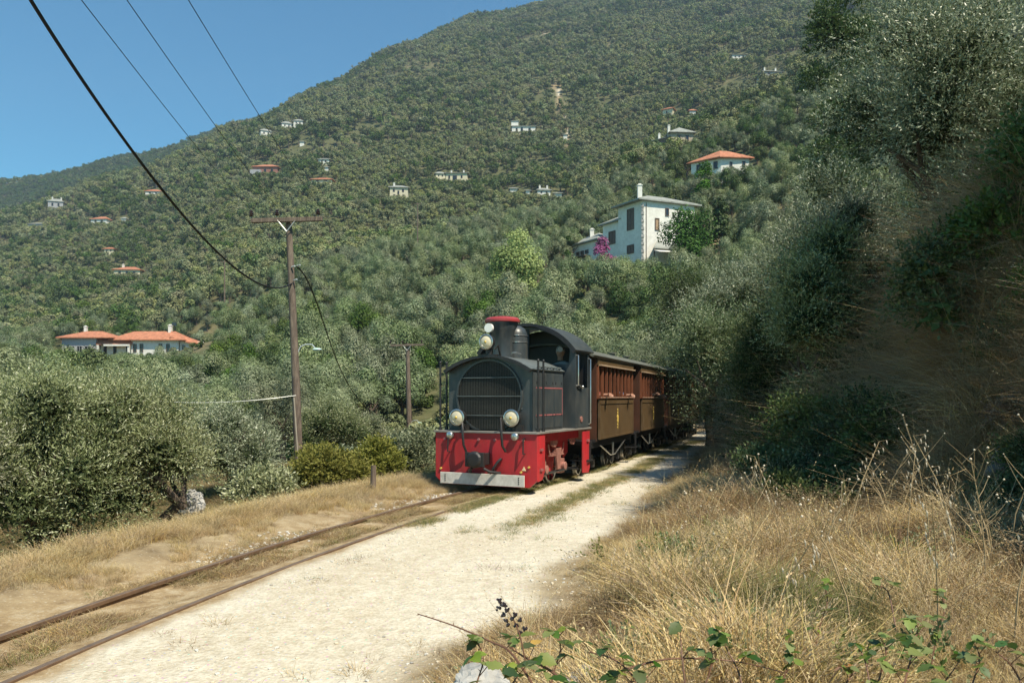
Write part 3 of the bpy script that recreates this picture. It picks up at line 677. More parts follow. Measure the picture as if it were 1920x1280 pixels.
# long white house with orange roofs at the left
def longhouse():
    d = 150.0; s = d/F; K = at(180, 664, d)
    root = empty('house', K, 0, 'long white bungalow with orange tiled roofs above the near left olive trees', 'house')
    mk = lambda x0, x1, y0, y1: [(x0*s, y0*s), (x1*s, y0*s), (x1*s, y1*s), (x0*s, y1*s)]
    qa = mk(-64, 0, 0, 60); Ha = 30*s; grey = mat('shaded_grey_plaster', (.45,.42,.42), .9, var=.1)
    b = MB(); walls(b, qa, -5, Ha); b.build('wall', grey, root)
    b = MB(); 
    qa2 = mk(-66, 30, -4, 62); hip(b, qa2, Ha, 14*s, .5, inset=.36); rf = b.build('roof', M['tile'], root)
    chimney(rf, -38*s, 34*s, Ha+6*s, Ha+24*s, 5*s)
    for tt, ww in ((.30,11),(.52,11),(.76,13)): window(root, qa, 0, tt, 7*s, ww*s, 18*s, M['greywall'])
    qb = mk(1, 62, 14, 60); Hb = 26*s
    b = MB(); walls(b, qb, -5, Hb); b.build('wall', M['white'], root)
    b = MB(); P = [(1*s,-2*s,Hb-.6),(66*s,2*s,Hb-.6),(66*s,16*s,Hb+1.0),(1*s,16*s,Hb+1.0)]
    b.add(P + [(p[0],p[1],p[2]-.25) for p in P], [(0,1,2,3),(7,6,5,4),(0,4,5,1),(1,5,6,2),(2,6,7,3),(3,7,4,0)]); b.build('porch_roof', M['tile'], root)
    b = MB(); b.box((40*s,-2.5*s,Hb-.95),(48*s,.3,.35)); b.build('fascia', M['white'], root)
    for x in (4, 62):
        b = MB(); b.box((x*s, -1*s, Hb/2-1.5), (.35,.35,Hb+1.2)); b.build('pillar', M['white'], root)
    for tt in (.15,.45,.85): window(root, qb, 0, tt, 8*s, 6*s, 18*s, M['wood_sh'], name='door' if tt == .45 else 'window')
    qc = mk(63, 152, 6, 60); Hc = 29*s
    b = MB(); walls(b, qc, -5, Hc); b.build('wall', M['white'], root)
    b = MB(); hip(b, mk(30, 160, 0, 66), Hc-.3, 18*s, .5, inset=.22); rf = b.build('roof', M['tile'], root)
    chimney(rf, 126*s, 30*s, Hc+12*s, Hc+27*s, 6*s)
    b = MB(); b.tube([(131*s,36*s,Hc+12*s),(131*s,36*s,Hc+30*s)], .1, 6); b.box((131*s,36*s,Hc+31*s),(.9,.2,.7)); b.build('water_heater', M['glass'], rf)
    for tt in (.08,.22,.62,.78): window(root, qc, 0, tt, 12*s, 6.5*s, 16*s, M['wood_sh'])
    qd = [(153*s,10*s),(192*s,24*s),(180*s,62*s),(153*s,60*s)]; Hd = 25*s
    b = MB(); walls(b, qd, -5, Hd); b.build('wall', M['white'], root)
    b = MB(); P = [Vector((138*s,0,Hd+.9)),Vector((204*s,14*s,Hd-1.0)),Vector((196*s,66*s,Hd-.6)),Vector((130*s,60*s,Hd+1.3)),Vector((130*s,24*s,Hc+17*s)),]
    b.add([P[0],P[1],P[2],P[3],P[4]] + [p-Vector((0,0,.3)) for p in P[:4]], [(0,1,4),(1,2,4),(2,3,4),(3,0,4),(8,7,6,5),(0,5,6,1),(1,6,7,2),(2,7,8,3),(3,8,5,0)]); b.build('roof', M['tile'], root)
    window(root, qd, 0, .15, 11*s, 5*s, 14*s, M['wood_sh']); window(root, qd, 0, .7, 9*s, 12*s, 14*s, M['wood_sh'], name='door')
    CLEAR.append((106, 396, d, 663))
longhouse()

CLEAR.append((742, 792, 46, 838)); CLEAR.append((535, 572, 21, 862))
# ------------------------------------------------------------------ the olive groves and woods
def proj(x, y, z): return CX + F*x/y, HY - (z-CH)/y*F
g1 = np.random.default_rng(5)
SPECIAL = []      # places kept free: (x, y, radius)
def build_forest():
    pts = []
    y = 19.0
    while y < 1150:
        sp = 3.7 if y < 70 else (3.8 if y < 180 else (3.8 if y < 450 else 5.4))
        x0, x1 = (-560-CX)/F*y, (2350-CX)/F*y
        if y > 500: x0, x1 = (-150-CX)/F*y, (1650-CX)/F*y
        n = int((x1-x0)/sp); xs = x0 + (np.arange(n)+.5)*sp + (g1.random(n)-.5)*sp*.75
        ys = y + (g1.random(n)-.5)*sp*.8
        pts.append(np.stack([xs, ys, np.full(n, sp)], 1)); y += sp*.87
    P = np.concatenate(pts); x, y, sp = P.T; z = terrain(x, y)
    u, v = proj(x, y, z)
    s = x - track_x(y); r = x - road_r(y)
    keep = (u > -600) & (u < 2400) & (v > -260)
    keep &= ~((y < 80) & (s > -3.6) & (r < 3.0))
    keep &= ~((y < 30) & (r > -1))                                # the bank is planted by hand
    keep &= ~((y < 30) & (s > -5.5)) & ~((x < -4) & (y < 24))
    keep &= ~((abs(x+6.0) < 1.8) & (y < 48))
    bare = fbm(x, y, 55, 31, 4)*.6 + fbm(x, y, 18, 33, 3)*.4
    keep &= ~((y > 230) & (bare > .60) & (g1.random(len(x)) < .7)); keep &= ~((y > 150) & (g1.random(len(x)) < .06))
    rot = g1.random(len(x))*6.283
    hs = (.72 + .5*g1.random(len(x)))*(1 + .25*(fbm(x, y, 25, 41)-.5)); big = sp/3.5; scl = hs*np.clip(big, .95, 1.65)
    # ridge trees a little larger and more even
    u, vt = proj(x, y, z + 4.9*scl)
    for (u0, u1, d, vk) in CLEAR:
        hw = 2.2*scl/y*F
        bad = keep & (u > u0-hw*.8) & (u < u1+hw*.8) & (y < d+1) & (y > min(20, d*.3)) & (vt < vk)
        ns = ((CH + (HY-vk)/F*y) - z)/4.9; scl = np.where(bad & (ns > .42), np.minimum(scl, ns), scl); keep &= ~(bad & (ns <= .42))
        wd = (u1-u0)*.5*d/F; keep &= ~((abs(u-(u0+u1)/2) < (u1-u0)*.55) & (y >= d-2) & (y < d + max(9, wd*1.7)))
    for (sx, sy, sr) in SPECIAL: keep &= ~(((x-sx)**2+(y-sy)**2) < sr*sr)
    x, y, z, rot, scl, u, v = [a[keep] for a in (x, y, z, rot, scl, u, v)]
    oakp = np.clip((fbm(x, y, 40, 51)-.5)*2.6+.10, 0.02, .55) * np.where(y > 500, 1.3, 1.0) + .8*(y > 820)*(u < 600)
    isoak = g1.random(len(x)) < oakp
    vis = (u > -60) & (u < 1980) & (v < 1150)
    order = np.argsort(y + np.where(vis, 0, 5000)); ind = order[:292]; rest = order[292:]
    ind = ind[vis[ind]]
    ro = empty; protos = {}
    for k, i in enumerate(ind):
        near = y[i] < 48; oak = isoak[i]
        me = MID[5 + k % 2] if oak else (MIDN[k % 4] if near else MID[k % 5])
        o = link('oak_tree' if oak else 'olive_tree', me, None, (x[i], y[i], z[i]-.1)); o.rotation_euler = (0, 0, rot[i])
        o.scale = (scl[i], scl[i], scl[i]*(.9+.3*random.random()))
        kind = 'dark broadleaf tree' if oak else 'grey green olive tree'
        if u[i] < 200: z_ = 'left of the orange roofed bungalow'
        elif u[i] < 420: z_ = 'below the orange roofed bungalow'
        elif u[i] < 520: z_ = 'just left of the tall utility pole'
        elif u[i] < 640: z_ = 'just right of the tall utility pole'
        elif u[i] < 760: z_ = 'left of the smaller utility pole'
        elif u[i] < 880: z_ = 'right of the smaller utility pole'
        elif u[i] < 1000: z_ = 'between locomotive and bright lime tree'
        elif u[i] < 1130: z_ = 'between locomotive cab and big white house'
        elif u[i] < 1300: z_ = 'above the carriages'
        elif u[i] < 1480: z_ = 'below the orange roofed white house'
        else: z_ = 'on the steep slope at the upper right'
        z_ = ('low in the grove ' if y[i] < 36 else 'midway up the grove ' if y[i] < 55 else 'high in the grove ') + z_
        tag(o, kind + ' ' + z_, 'tree', kind + 's ' + z_)
    def sc_(name, sel, srcs, vi, label):
        scatter(name, np.stack([x[sel], y[sel], z[sel]-.1], 1), rot[sel], np.stack([scl[sel], scl[sel], scl[sel]*(.85+.35*g1.random(len(sel)))], 1), vi, srcs, label)
    midsel = rest[(y[rest] < 190)]; farsel = rest[(y[rest] >= 190)]
    ms = [src('mid_tree', m) for m in MID]
    vi = np.where(isoak[midsel], 5 + g1.integers(0, 2, len(midsel)), g1.integers(0, 5, len(midsel)))
    sc_('olive_grove', midsel, ms, vi, 'dense olive trees covering the middle slope')
    vi = np.where(isoak[farsel], 4 + g1.integers(0, 2, len(farsel)), g1.integers(0, 4, len(farsel)))
    sc_('mountain_woodland', farsel, FAR, vi, 'distant olive trees and scrub covering the mountain')
    print('FOREST', len(x), 'ind', len(ind), 'mid', len(midsel), 'far', len(farsel))
    # undergrowth bushes between the trees
    m_ = 9000; yy_ = np.exp(g1.random(m_)*(np.log(500)-np.log(30)) + np.log(30)); uu_ = g1.random(m_)*2100-100
    xx_ = (uu_-CX)/F*yy_; ss = xx_-track_x(yy_); rr_ = xx_-road_r(yy_)
    k_ = ~((yy_ < 80) & (ss > -2.6) & (rr_ < 1.5)) & (abs(xx_+6) > 1.0)
    for (u0, u1, d, vk) in CLEAR: k_ &= ~((uu_ > u0) & (uu_ < u1) & (yy_ < d+18) & (yy_ > d-6))
    xx_, yy_ = xx_[k_], yy_[k_]
    bs = [src('bush', np_mesh('bush', *crown(g0, 900, *lobes(g0, 6, .9, .9, .5, .45), .20, .10)[:2], M[mm], crown(g0, 900, *lobes(g0, 6, .9, .9, .5, .45), .2, .1)[2])) for mm in ('olive', 'far_olive', 'oak', 'shrub')]
    scatter('undergrowth', np.stack([xx_, yy_, terrain(xx_, yy_)-.1], 1), g1.random(len(xx_))*6.28, .6+.9*g1.random(len(xx_)), g1.choice(4, len(xx_), p=[.35,.35,.24,.06]), bs, 'low bushes and scrub between the trees')

# ------------------------------------------------------------------ near trees, each with trunk and crown
def olive(label, x, y, top, W, n, seed, cat='olive tree', mt='olive_near', trunk=(.14, .9), low=.16, name='olive_tree', twl=.34, leaf=(.055,.016), nl=22, z=None, lean=0.0, squash=1.0, inner=4200):
    g = np.random.default_rng(seed); zg = tz(x, y) if z is None else z
    H = CH + (HY-top)/F*y - zg
    root = empty(name, (x, y, zg), 0, label, cat)
    c, r = lobes(g, nl, W, W*squash, H*.42, H*.5, (.26,.46)); r = np.minimum(r, H*.24)
    zt, zb_ = (c[:,2]+r).max(), (c[:,2]-r).min(); c[:,2] = (c[:,2]-zb_-r)/(zt-zb_-2*r.mean())*(H*(1-low)-.2-2*r.mean()) + H*low + r
    v, f, ti = sprays(g, n, c, r, 8, twl, leaf[0], leaf[1])
    link('crown', np_mesh('crown', v, f, M[mt], ti), root)
    # hidden inner foliage mass gives depth: larger leaves near the limbs, shade painted into their colour
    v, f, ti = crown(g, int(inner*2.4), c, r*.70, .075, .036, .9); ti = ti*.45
    link('inner_foliage', np_mesh('inner_foliage', v, f, M['olive_shaded'], ti), root)
    trunk_mb(H*.30, trunk[0]*min(1, H/3), min(trunk[1], W*.5, H*.28), seed, 6, lean).build('trunk', M['bark'], root, smooth=True); return root
def plant_special():
    # left of the track: x, y, photo height of the top, crown radius, twigs
    olive('big pale olive tree at the left edge of the photo', -5.35, 8.7, 662, 1.05, 8200, 1, mt='olive_warm', trunk=(.13,.6), low=.08, nl=19, leaf=(.043,.012))
    olive('olive tree reaching out of the left edge of the photo', -5.9, 7.2, 640, 1.0, 6800, 2, mt='olive_warm', low=.08, nl=19, leaf=(.043,.012))
    olive('olive tree with forked leaning trunks beside the verge at the left', -4.5, 9.4, 690, .80, 5600, 3, mt='olive_warm', trunk=(.09,.6), lean=.5, low=.12, nl=17, leaf=(.043,.012))
    olive('olive tree behind the pair of near left olives', -8.8, 14.5, 690, 1.7, 4200, 4)
    olive('rounded olive tree left of the foot of the tall utility pole', -5.2, 14.6, 752, 1.0, 4400, 5, low=.02)
    olive('olive tree right behind the foot of the tall utility pole', -5.3, 22.6, 735, 1.35, 3600, 6, low=.05)
    olive('olive tree between the near left olives and the pole, farther back', -8.6, 20.5, 702, 1.9, 3600, 7)
    olive('low olive bush between the pole and the locomotive', -3.9, 18.2, 838, .9, 2600, 8, low=0)
    olive('low olive bush just left of the locomotive', -2.3, 19.0, 852, 1.0, 2600, 18, low=0)
    olive('olive tree behind the low bushes left of the locomotive', -4.6, 25.0, 770, 1.3, 3200, 9, low=.05)
    olive('olive tree directly behind the cab of the locomotive', -.2, 24.5, 650, 1.6, 3200, 10, low=.05)
    olive('pale olive tree over the roofs of the first carriages', 3.6, 30.0, 648, 1.9, 3200, 11, mt='olive_warm')
    olive('pale olive tree over the third carriage', 7.0, 38.0, 600, 2.4, 3200, 12, mt='olive_warm')
    # right of the road
    olive('olive tree with drooping silvery branches beside the road over the last carriages', 5.0, 18.6, 556, 1.6, 8800, 13, mt='olive_near', trunk=(.12,.8), low=.05)
    olive('low silvery olive bush with pale sprays beside the road bend', 5.35, 17.3, 695, .8, 3200, 33, low=.1)
    olive('small olive tree hiding the trunks at the road bend', 5.9, 19.0, 640, 1.0, 3200, 34, low=.0)
    olive('olive tree leaning over the third carriage', 5.9, 23.0, 480, 2.1, 6000, 32, mt='olive_shaded', trunk=(.12,.8), low=.36, inner=9000)
    olive('slender olive tree over the end of the train', 6.0, 21.2, 460, 1.65, 6200, 14, mt='olive_near', low=.16, inner=7000)
    olive('olive tree behind the roadside olive on the low bank', 7.6, 19.2, 380, 1.7, 4600, 29, low=.1, inner=8000)
    olive('olive tree shading the road beyond the last carriage', 8.9, 24.6, 420, 1.9, 4200, 30, low=.1, inner=8000)
    olive('farthest olive tree shading the end of the road', 10.6, 29.5, 430, 2.1, 4200, 31, low=.1, inner=8000)
    olive('bright olive tree on top of the bank left of the big dark tree', 6.2, 15.0, 280, 1.4, 8200, 15, mt='olive_near', trunk=(.12,.8), low=.1)
    olive('dark olive tree shading the foot of the bank', 6.2, 16.4, 560, 1.5, 5600, 16, mt='olive_shaded', z=.3, low=.06, inner=8000)
    olive('dark dense olive tree at the foot of the bank, left of the brown hanging grass', 4.95, 12.4, 395, .95, 6500, 35, low=.0, inner=9000)
    olive('dense olive tree against the bank below the bright bank olive', 5.75, 12.9, 330, 1.0, 6000, 36, low=.0, inner=9000)
    olive('lower dark olive tree between the road bend and the bank', 4.55, 13.9, 560, .8, 4600, 37, mt='olive_shaded', low=.0, inner=7000)
    olive('dark low tree between the bank and the roadside olive', 5.5, 14.2, 560, 1.0, 4600, 28, mt='olive_shaded', z=.1, low=.0, inner=6000)
    olive('big dark olive tree hanging over the bank at the top right', 6.1, 10.8, -60, 1.6, 9500, 17, mt='olive_near', trunk=(.15,1.0), low=.0, inner=7000)
    olive('tall dark olive tree at the right edge above the bank', 8.0, 9.8, -110, 1.9, 7000, 19, mt='olive_shaded', low=.0, inner=12000)
    olive('olive tree on the bank behind the big dark tree', 8.8, 13.8, 230, 1.6, 5200, 20, mt='olive_shaded', low=.0, inner=9000)
    olive('olive tree high on the bank outside the right edge', 6.6, 6.3, -900, 1.9, 5200, 22, mt='olive_shaded', low=.25, inner=12000)  # this and the next two trees are out of view, added to shade the bank
    olive('second olive tree high on the bank outside the right edge', 8.6, 6.6, -1100, 2.2, 4600, 23, mt='olive_shaded', low=.1, inner=12000)
    olive('third olive tree high on the bank outside the right edge', 8.0, 4.4, -1900, 2.0, 4600, 27, mt='olive_shaded', low=.2, inner=12000)
    olive('dark oak tree at the top edge above the orange roofed house', 15.6, 36.0, -40, 1.9, 4600, 24, 'oak tree', 'oak', (.2,1.2), name='oak_tree', leaf=(.12,.07), low=.2)
    olive('olive tree on the slope above the bank, right of the dark oak', 15.5, 26.5, 60, 2.3, 3800, 25, low=.05)
    olive('olive tree on the slope behind the bright bank olive', 11.0, 24.5, 330, 2.1, 3800, 26, low=.05)
    CLEAR.append((925, 1008, 92, 496)); CLEAR.append((1240, 1372, 98, 452))
    # lime coloured tree, hedges, flowers near the white house
    def blob(name, label, cat, u, v, Y, hpx, wpx, mt, n, seed, nl=12, trunk=True, leaf=(.32,.2), z=None):
        g = np.random.default_rng(seed); p = at(u, v, Y); s = Y/F; zt_ = p.z + hpx*s; p.z = min(p.z, tz(p.x, p.y)) - .1; H, W = zt_-p.z, wpx*s/2
        root = empty(name, p, 0, label, cat)
        c, r = lobes(g, nl, W, W, H*.5, H*.5, (.3,.5)); r = np.minimum(r, H*.3); c[:,2] = r + (c[:,2]-c[:,2].min())/np.ptp(c[:,2])*(H-2*r); c[:,0:2] *= (1.3 - .8*np.clip(c[:,2:3]/H, 0, 1))
        v_, f, ti = crown(g, n, c, r, *leaf); link('crown', np_mesh('crown', v_, f, M[mt], ti), root)
        b = MB(); b.tube([(0,0,-3),(0,0,H*.5)], [.2,.1], 6); b.build('trunk', M['bark'], root); SPECIAL.append((p.x, p.y, W*1.3)); return root
    blob('lime_tree', 'bright yellow green cone shaped tree left of the big white house', 'tree', 966, 508, 92, 80, 116, 'lime', 12000, 40, 26)
    blob('cedar_hedge', 'flat topped deep green shrub touching the right side of the big white house', 'shrub', 1292, 458, 98, 72, 112, 'hedge', 9500, 41, 20)
    blob('cypress_shrub', 'deep green pointed tree right of the flat topped shrub', 'tree', 1352, 452, 97, 80, 46, 'hedge', 4500, 42)
    blob('ivy_column', 'dark ivy covered column at the left end of the big white house', 'climbing plant', 1066, 492, 104, 48, 15, 'hedge', 2200, 43)
    blob('bougainvillea', 'magenta bougainvillea in front of the big white house', 'flowering shrub', 1132, 486, 103, 42, 44, 'magenta', 3200, 44)
    blob('green_shrub', 'bright green bush in front of the long orange roofed bungalow', 'shrub', 318, 690, 140, 20, 44, 'lime', 2600, 45)
    blob('green_shrub', 'long green hedge at the right end of the orange roofed bungalow', 'shrub', 392, 678, 143, 14, 40, 'hedge', 2600, 46)
    blob('green_shrub', 'bright green bush in front of the orange roofed white house on the right', 'shrub', 1322, 345, 128, 44, 46, 'hedge', 3000, 47)
    # verge bushes
    def bush(label, x, y, H, W, n, mt, seed, name='bush', leaf=(.06,.03)):
        g = np.random.default_rng(seed); root = empty(name, (x, y, tz(x, y)), 0, label, 'bush')
        c, r = lobes(g, 12, W, W*.7, H*.5, H*.42, (.3,.55)); v, f, ti = sprays(g, n, c, r, 6, .22, *leaf)
        link('foliage', np_mesh('foliage', v, f, M[mt], ti), root)
        b = MB()
        for i in range(6):
            w = i*1.05; b.tube([(0,0,-.1),(math.cos(w)*W*.3,math.sin(w)*W*.3,H*.4),(math.cos(w)*W*.6,math.sin(w)*W*.6,H*.75)], [.015,.01,.004], 5)
        b.build('stems', M['bark'], root); return root
    bush('yellow green bush at the verge left of the wooden stake', -3.1, 12.9, .85, .75, 2600, 'shrub', 61)
    bush('yellowish bush at the verge behind the wooden stake', -2.45, 13.6, .8, .7, 2200, 'shrub', 62)
    bush('greenish bush at the verge left of the other yellow green bushes', -4.0, 12.0, .7, .7, 2200, 'olive_warm', 63)
    bush('green bush beside the left front of the locomotive', -1.9, 14.6, .9, .7, 2200, 'olive', 64)
    bush('bright green bush at the foot of the roadside olive tree', 5.1, 15.9, .55, .6, 1800, 'hedge', 65)
    bush('dark bush at the foot of the shaded bank', 5.0, 12.6, .8, .8, 2400, 'oak', 66)
    bush('dark bush in the shaded hollow beside the road', 4.0, 11.2, .7, .8, 2400, 'oak', 67)
    bush('dark bush below the dry grass overhang', 4.3, 9.3, .8, .8, 2400, 'oak', 68)
    bush('dark bush at the right edge under the bank', 4.9, 7.7, .8, .7, 2000, 'oak', 69)
    bush('low leafy bush on the bank under the big dark tree', 5.6, 10.6, .9, .7, 2000, 'oak', 70)
plant_special()
g_ = np.random.default_rng(303)
BL = ['dark leafy bush low on the shaded bank, nearest the road end', 'dark leafy bush on the shaded bank below the overhanging grass', 'dark leafy bush in the deep hollow of the bank', 'dark leafy bush on the bank left of the boulder', 'dark leafy bush above the boulder at the right edge', 'dark leafy bush high on the bank at the right edge', 'dark leafy bush on the bank face near the big dark tree', 'wide dark bush at the foot of the bank in the shade', 'dark bush between the foot of the bank and the dry weeds', 'green leafy bush on the bank near the top of the right edge', 'tall dark bush at the bank foot, second from the road end', 'tall green dark bush at the bank foot, under the brown hanging grass', 'tall dark bush at the bank foot, left of the twig bush', 'tall dark bush at the bank foot, nearest the boulder', 'tall dark bush at the bank foot, closest to the road bend']
for i, (x, y, H, W, m_) in enumerate([(5.3,14.0,1.1,.9,'olive_shaded'),(4.9,11.6,1.0,1.0,'oak'),(4.5,10.2,.9,.9,'olive_shaded'),(4.4,8.6,.8,.8,'olive_shaded'),(5.2,7.6,.9,.8,'oak'),(5.5,8.4,1.0,.8,'oak'),(5.6,12.0,1.0,.9,'olive_shaded'),(3.7,9.6,.45,.8,'olive_shaded'),(3.3,8.2,.4,.8,'olive_shaded'),(5.9,9.2,.8,.7,'oak'),(4.55,12.6,1.5,1.1,'olive_shaded'),(4.35,10.9,1.35,1.0,'oak'),(4.5,9.3,1.25,.95,'olive_shaded'),(4.75,8.0,1.2,.9,'oak'),(5.1,14.6,1.5,1.0,'oak')]):
    root = empty('bush', (x, y, tz(x, y)), 0, BL[i], 'bush'); c, r = lobes(g_, 14, W, W, H*.5, H*.40, (.3,.55))
    v, f, ti = sprays(g_, 2000, c, r, 6, .24, .05, .028); link('foliage', np_mesh('foliage', v, f, M[m_], ti), root)
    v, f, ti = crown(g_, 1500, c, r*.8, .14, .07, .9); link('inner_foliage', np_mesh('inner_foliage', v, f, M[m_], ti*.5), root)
build_forest()
# ------------------------------------------------------------------ train
M['grey'] = mat('blue_grey_loco_paint', (.040,.050,.055), .38, spec=.5, var=.2, vs=2.5, dirt=(.13,.12,.10), dirt_amt=.5, stretch=(1,1,.4), bump=.12, bs=10)
M['greytop'] = mat('highlit_dusty_hood_grey', (.10,.12,.12), .5, spec=.4, var=.3, vs=4, dirt=(.19,.18,.16), dirt_amt=.5)  # base lightened to paint in the hood top highlight, dust mixed over it
M['black'] = mat('black_steel', (.016,.016,.017), .5, spec=.5, var=.3, vs=5, dirt=(.06,.05,.04), dirt_amt=.4)
M['red'] = mat('red_loco_paint', (.40,.022,.028), .45, spec=.45, var=.22, vs=2.5, dirt=(.13,.045,.035), dirt_amt=.6, stretch=(1,1,.35), bump=.15, bs=12)
M['redline'] = mat('faded_red_stripe', (.30,.10,.10), .5, var=.2)
M['plate'] = mat('worn_white_step_plate', (.58,.56,.50), .6, var=.2, vs=6, dirt=(.3,.27,.22), dirt_amt=.5)
M['steel'] = mat('bright_steel', (.55,.55,.53), .3, metal=.9, var=.2)
M['lens'] = mat('pale_lamp_glass', (.62,.55,.38), .08, spec=.8, var=.12, vs=20)
M['lens2'] = mat('white_lamp_glass', (.85,.83,.76), .1, spec=.8, var=.05)
M['brown'] = mat('brown_carriage_paint', (.10,.062,.028), .42, spec=.5, var=.18, vs=1.6, dirt=(.20,.15,.09), dirt_amt=.35)
M['wood'] = mat('varnished_red_wood', (.155,.055,.027), .4, spec=.5, var=.35, vs=6, stretch=(1,1,.25))
M['darkwood'] = mat('dark_interior_wood', (.07,.028,.015), .6, var=.3)
M['roof_c'] = mat('grey_green_carriage_roof', (.10,.105,.085), .7, var=.2, vs=2, dirt=(.18,.17,.14), dirt_amt=.4)
M['gold'] = mat('gold_paint', (.62,.44,.10), .5, var=.25, vs=30)
M['rustpart'] = mat('oily_pink_rod', (.34,.16,.13), .45, metal=.2, var=.3, vs=9)
def arch(w, z0, z1, n=14, x0=0.0):
    """points of a flat arch from (-w, z0) over (0, z1) to (w, z0)"""
    h = z1-z0; Rr = (w*w + h*h)/(2*h); a0 = math.asin(min(1, w/Rr)); return [(x0+Rr*math.sin(a0*(2*i/n-1)), z1-Rr+Rr*math.cos(a0*(2*i/n-1))) for i in range(n+1)]
def shell(b, pts, y0, y1, th, mi=0):
    """thick sheet along an XZ polyline, thickness inward/downward"""
    n = len(pts); inner = [(p[0]*(1-th/max(.2, abs(p[0]))) if abs(p[0]) > .3 else p[0], p[1]-th) for p in pts]
    vs = [(p[0], y0, p[1]) for p in pts] + [(p[0], y1, p[1]) for p in pts] + [(p[0], y0, p[1]) for p in inner] + [(p[0], y1, p[1]) for p in inner]
    fs = []
    for i in range(n-1):
        fs += [(i, i+1, n+i+1, n+i), (2*n+i, 3*n+i, 3*n+i+1, 2*n+i+1), (i, 2*n+i, 2*n+i+1, i+1), (n+i, n+i+1, 3*n+i+1, 3*n+i)]
    fs += [(0, n, 3*n, 2*n), (n-1, 3*n-1, 4*n-1, 2*n-1)]
    b.add(vs, fs, mi)
def wheel(parent, x, y, r, face, m1, m2, name='wheel', spokes=8):
    b = MB(); b.lathe([(r*.86,-.03),(r+.02,-.03),(r+.02,-.015),(r,-.012),(r-.004,.04),(r*.86,.04),(r*.86,-.03)], (x,y,r), 'X', 28); w = b.build(name, m1, parent, smooth=True)
    b = MB(); b.lathe([(.001,-.035),(r*.22,-.035),(r*.22,.05),(.001,.05)], (x,y,r), 'X', 14)
    for k in range(spokes):
        a = 2*math.pi*k/spokes; b.tube([(x,y+math.cos(a)*r*.2,r+math.sin(a)*r*.2),(x,y+math.cos(a)*r*.88,r+math.sin(a)*r*.88)], .018, 5)
    b.build('hub', m2, w); return w
def lamp(parent, x, y, z, r, name='headlight', stand=True, lens=None):
    b = MB(); b.lathe([(.02,.20),(r*.5,.19),(r*.9,.10),(r,.03),(r*1.04,.0),(r*1.04,-.015),(r*.96,-.02),(r*.93,-.005)], (x,y,z), 'Y', 24); h = b.build(name, M['black'], parent, smooth=True)
    b = MB(); b.lathe([(r*1.05,-.012),(r*1.05,-.025),(r*.93,-.03),(r*.93,-.012)], (x,y,z), 'Y', 24); b.build('rim', M['steel'], h, smooth=True)
    b = MB(); b.lathe([(r*.93,-.008),(r*.7,-.028),(r*.4,-.04),(.002,-.046)], (x,y,z), 'Y', 24); b.build('lens', lens or M['lens'], h, smooth=True)
    if r > .1:
        b = MB(); b.sphere((x,y-.035,z), r*.2, 10, 6); b.build('bulb', M['gold'], h, smooth=True)
    return h

HD = 25.4
loco = empty('locomotive', (-.42, 11.87, 0), -R(HD), 'small dark grey narrow gauge locomotive with red running gear and a red topped chimney', 'locomotive')
LW = .885
# red front beam with sloping lower corners
b = MB(); b.prism([(-LW,.90),(LW,.90),(LW,.20),(LW-.13,.09),(-LW+.13,.09),(-LW,.20)], 0, .035); b.build('front_beam', M['red'], loco, bevel=.006)
for s_ in (-1, 1):
    b = MB(); b.prism([(.035,.90),(.30,.90),(.30,.33),(.20,.20),(.035,.18)], s_*LW, s_*(LW-.025), 'YZ'); p = b.build('side_plate', M['red'], loco, bevel=.004)
    for z_ in (.36, .66):
        g = MB(); g.box((s_*(LW+.012), .13, z_), (.03,.09,.035)); g.build('bolt_plate', M['redline'], p)
    b = MB(); b.prism([(1.98,.86),(2.33,.86),(2.33,.22),(2.26,.13),(1.98,.15)], s_*LW, s_*(LW-.025), 'YZ'); p = b.build('side_plate', M['red'], loco, bevel=.004)
    for z_ in (.33, .70):
        g = MB(); g.box((s_*(LW+.012), 2.2, z_), (.03,.10,.04)); g.build('bolt_plate', M['redline'], p)
b = MB(); b.b2((-LW-.02,-.03,.90),(LW+.02,2.36,.93)); b.build('footplate', mat('worn_footplate_edge', (.20,.19,.17), .55, var=.3), loco, bevel=.004)
# white step plate with bolt rows, brackets
b = MB(); b.b2((-.73,-.115,.11),(.72,-.095,.285)); wp = b.build('step_plate', M['plate'], loco, bevel=.003)
for x in (-.64, .63):
    for i in range(4):
        g = MB(); g.tube([(x,-.12,.155+i*.03),(x,-.107,.155+i*.03)], .010, 6); g.build('bolt', M['black'], wp)
b = MB()
for x in (-.5,-.2,.2,.5): b.b2((x-.03,-.095,.15),(x+.03,0,.24))
b.build('bracket', M['black'], loco)
# coupler
b = MB(); b.b2((-.19,-.30,.40),(.13,-.24,.62)); b.b2((-.14,-.24,.42),(.09,0,.60)); b.lathe([(.001,-.335),(.10,-.33),(.13,-.30),(.13,-.25),(.001,-.25)], (-.03,0,.51), 'Y', 16)
b.build('coupler', M['black'], loco, bevel=.01)
b = MB(); b.tube([(-.22,-.06,.30),(-.16,-.2,.33),(-.10,-.24,.38)], .022, 8); b.tube([(.10,-.24,.38),(.18,-.2,.33),(.30,-.06,.30)], .022, 8); b.tube([(.2,-.05,.28),(.2,-.12,.36),(.26,-.10,.46),(.30,-.04,.52)], .02, 8); b.build('chain', M['black'], loco, smooth=True)
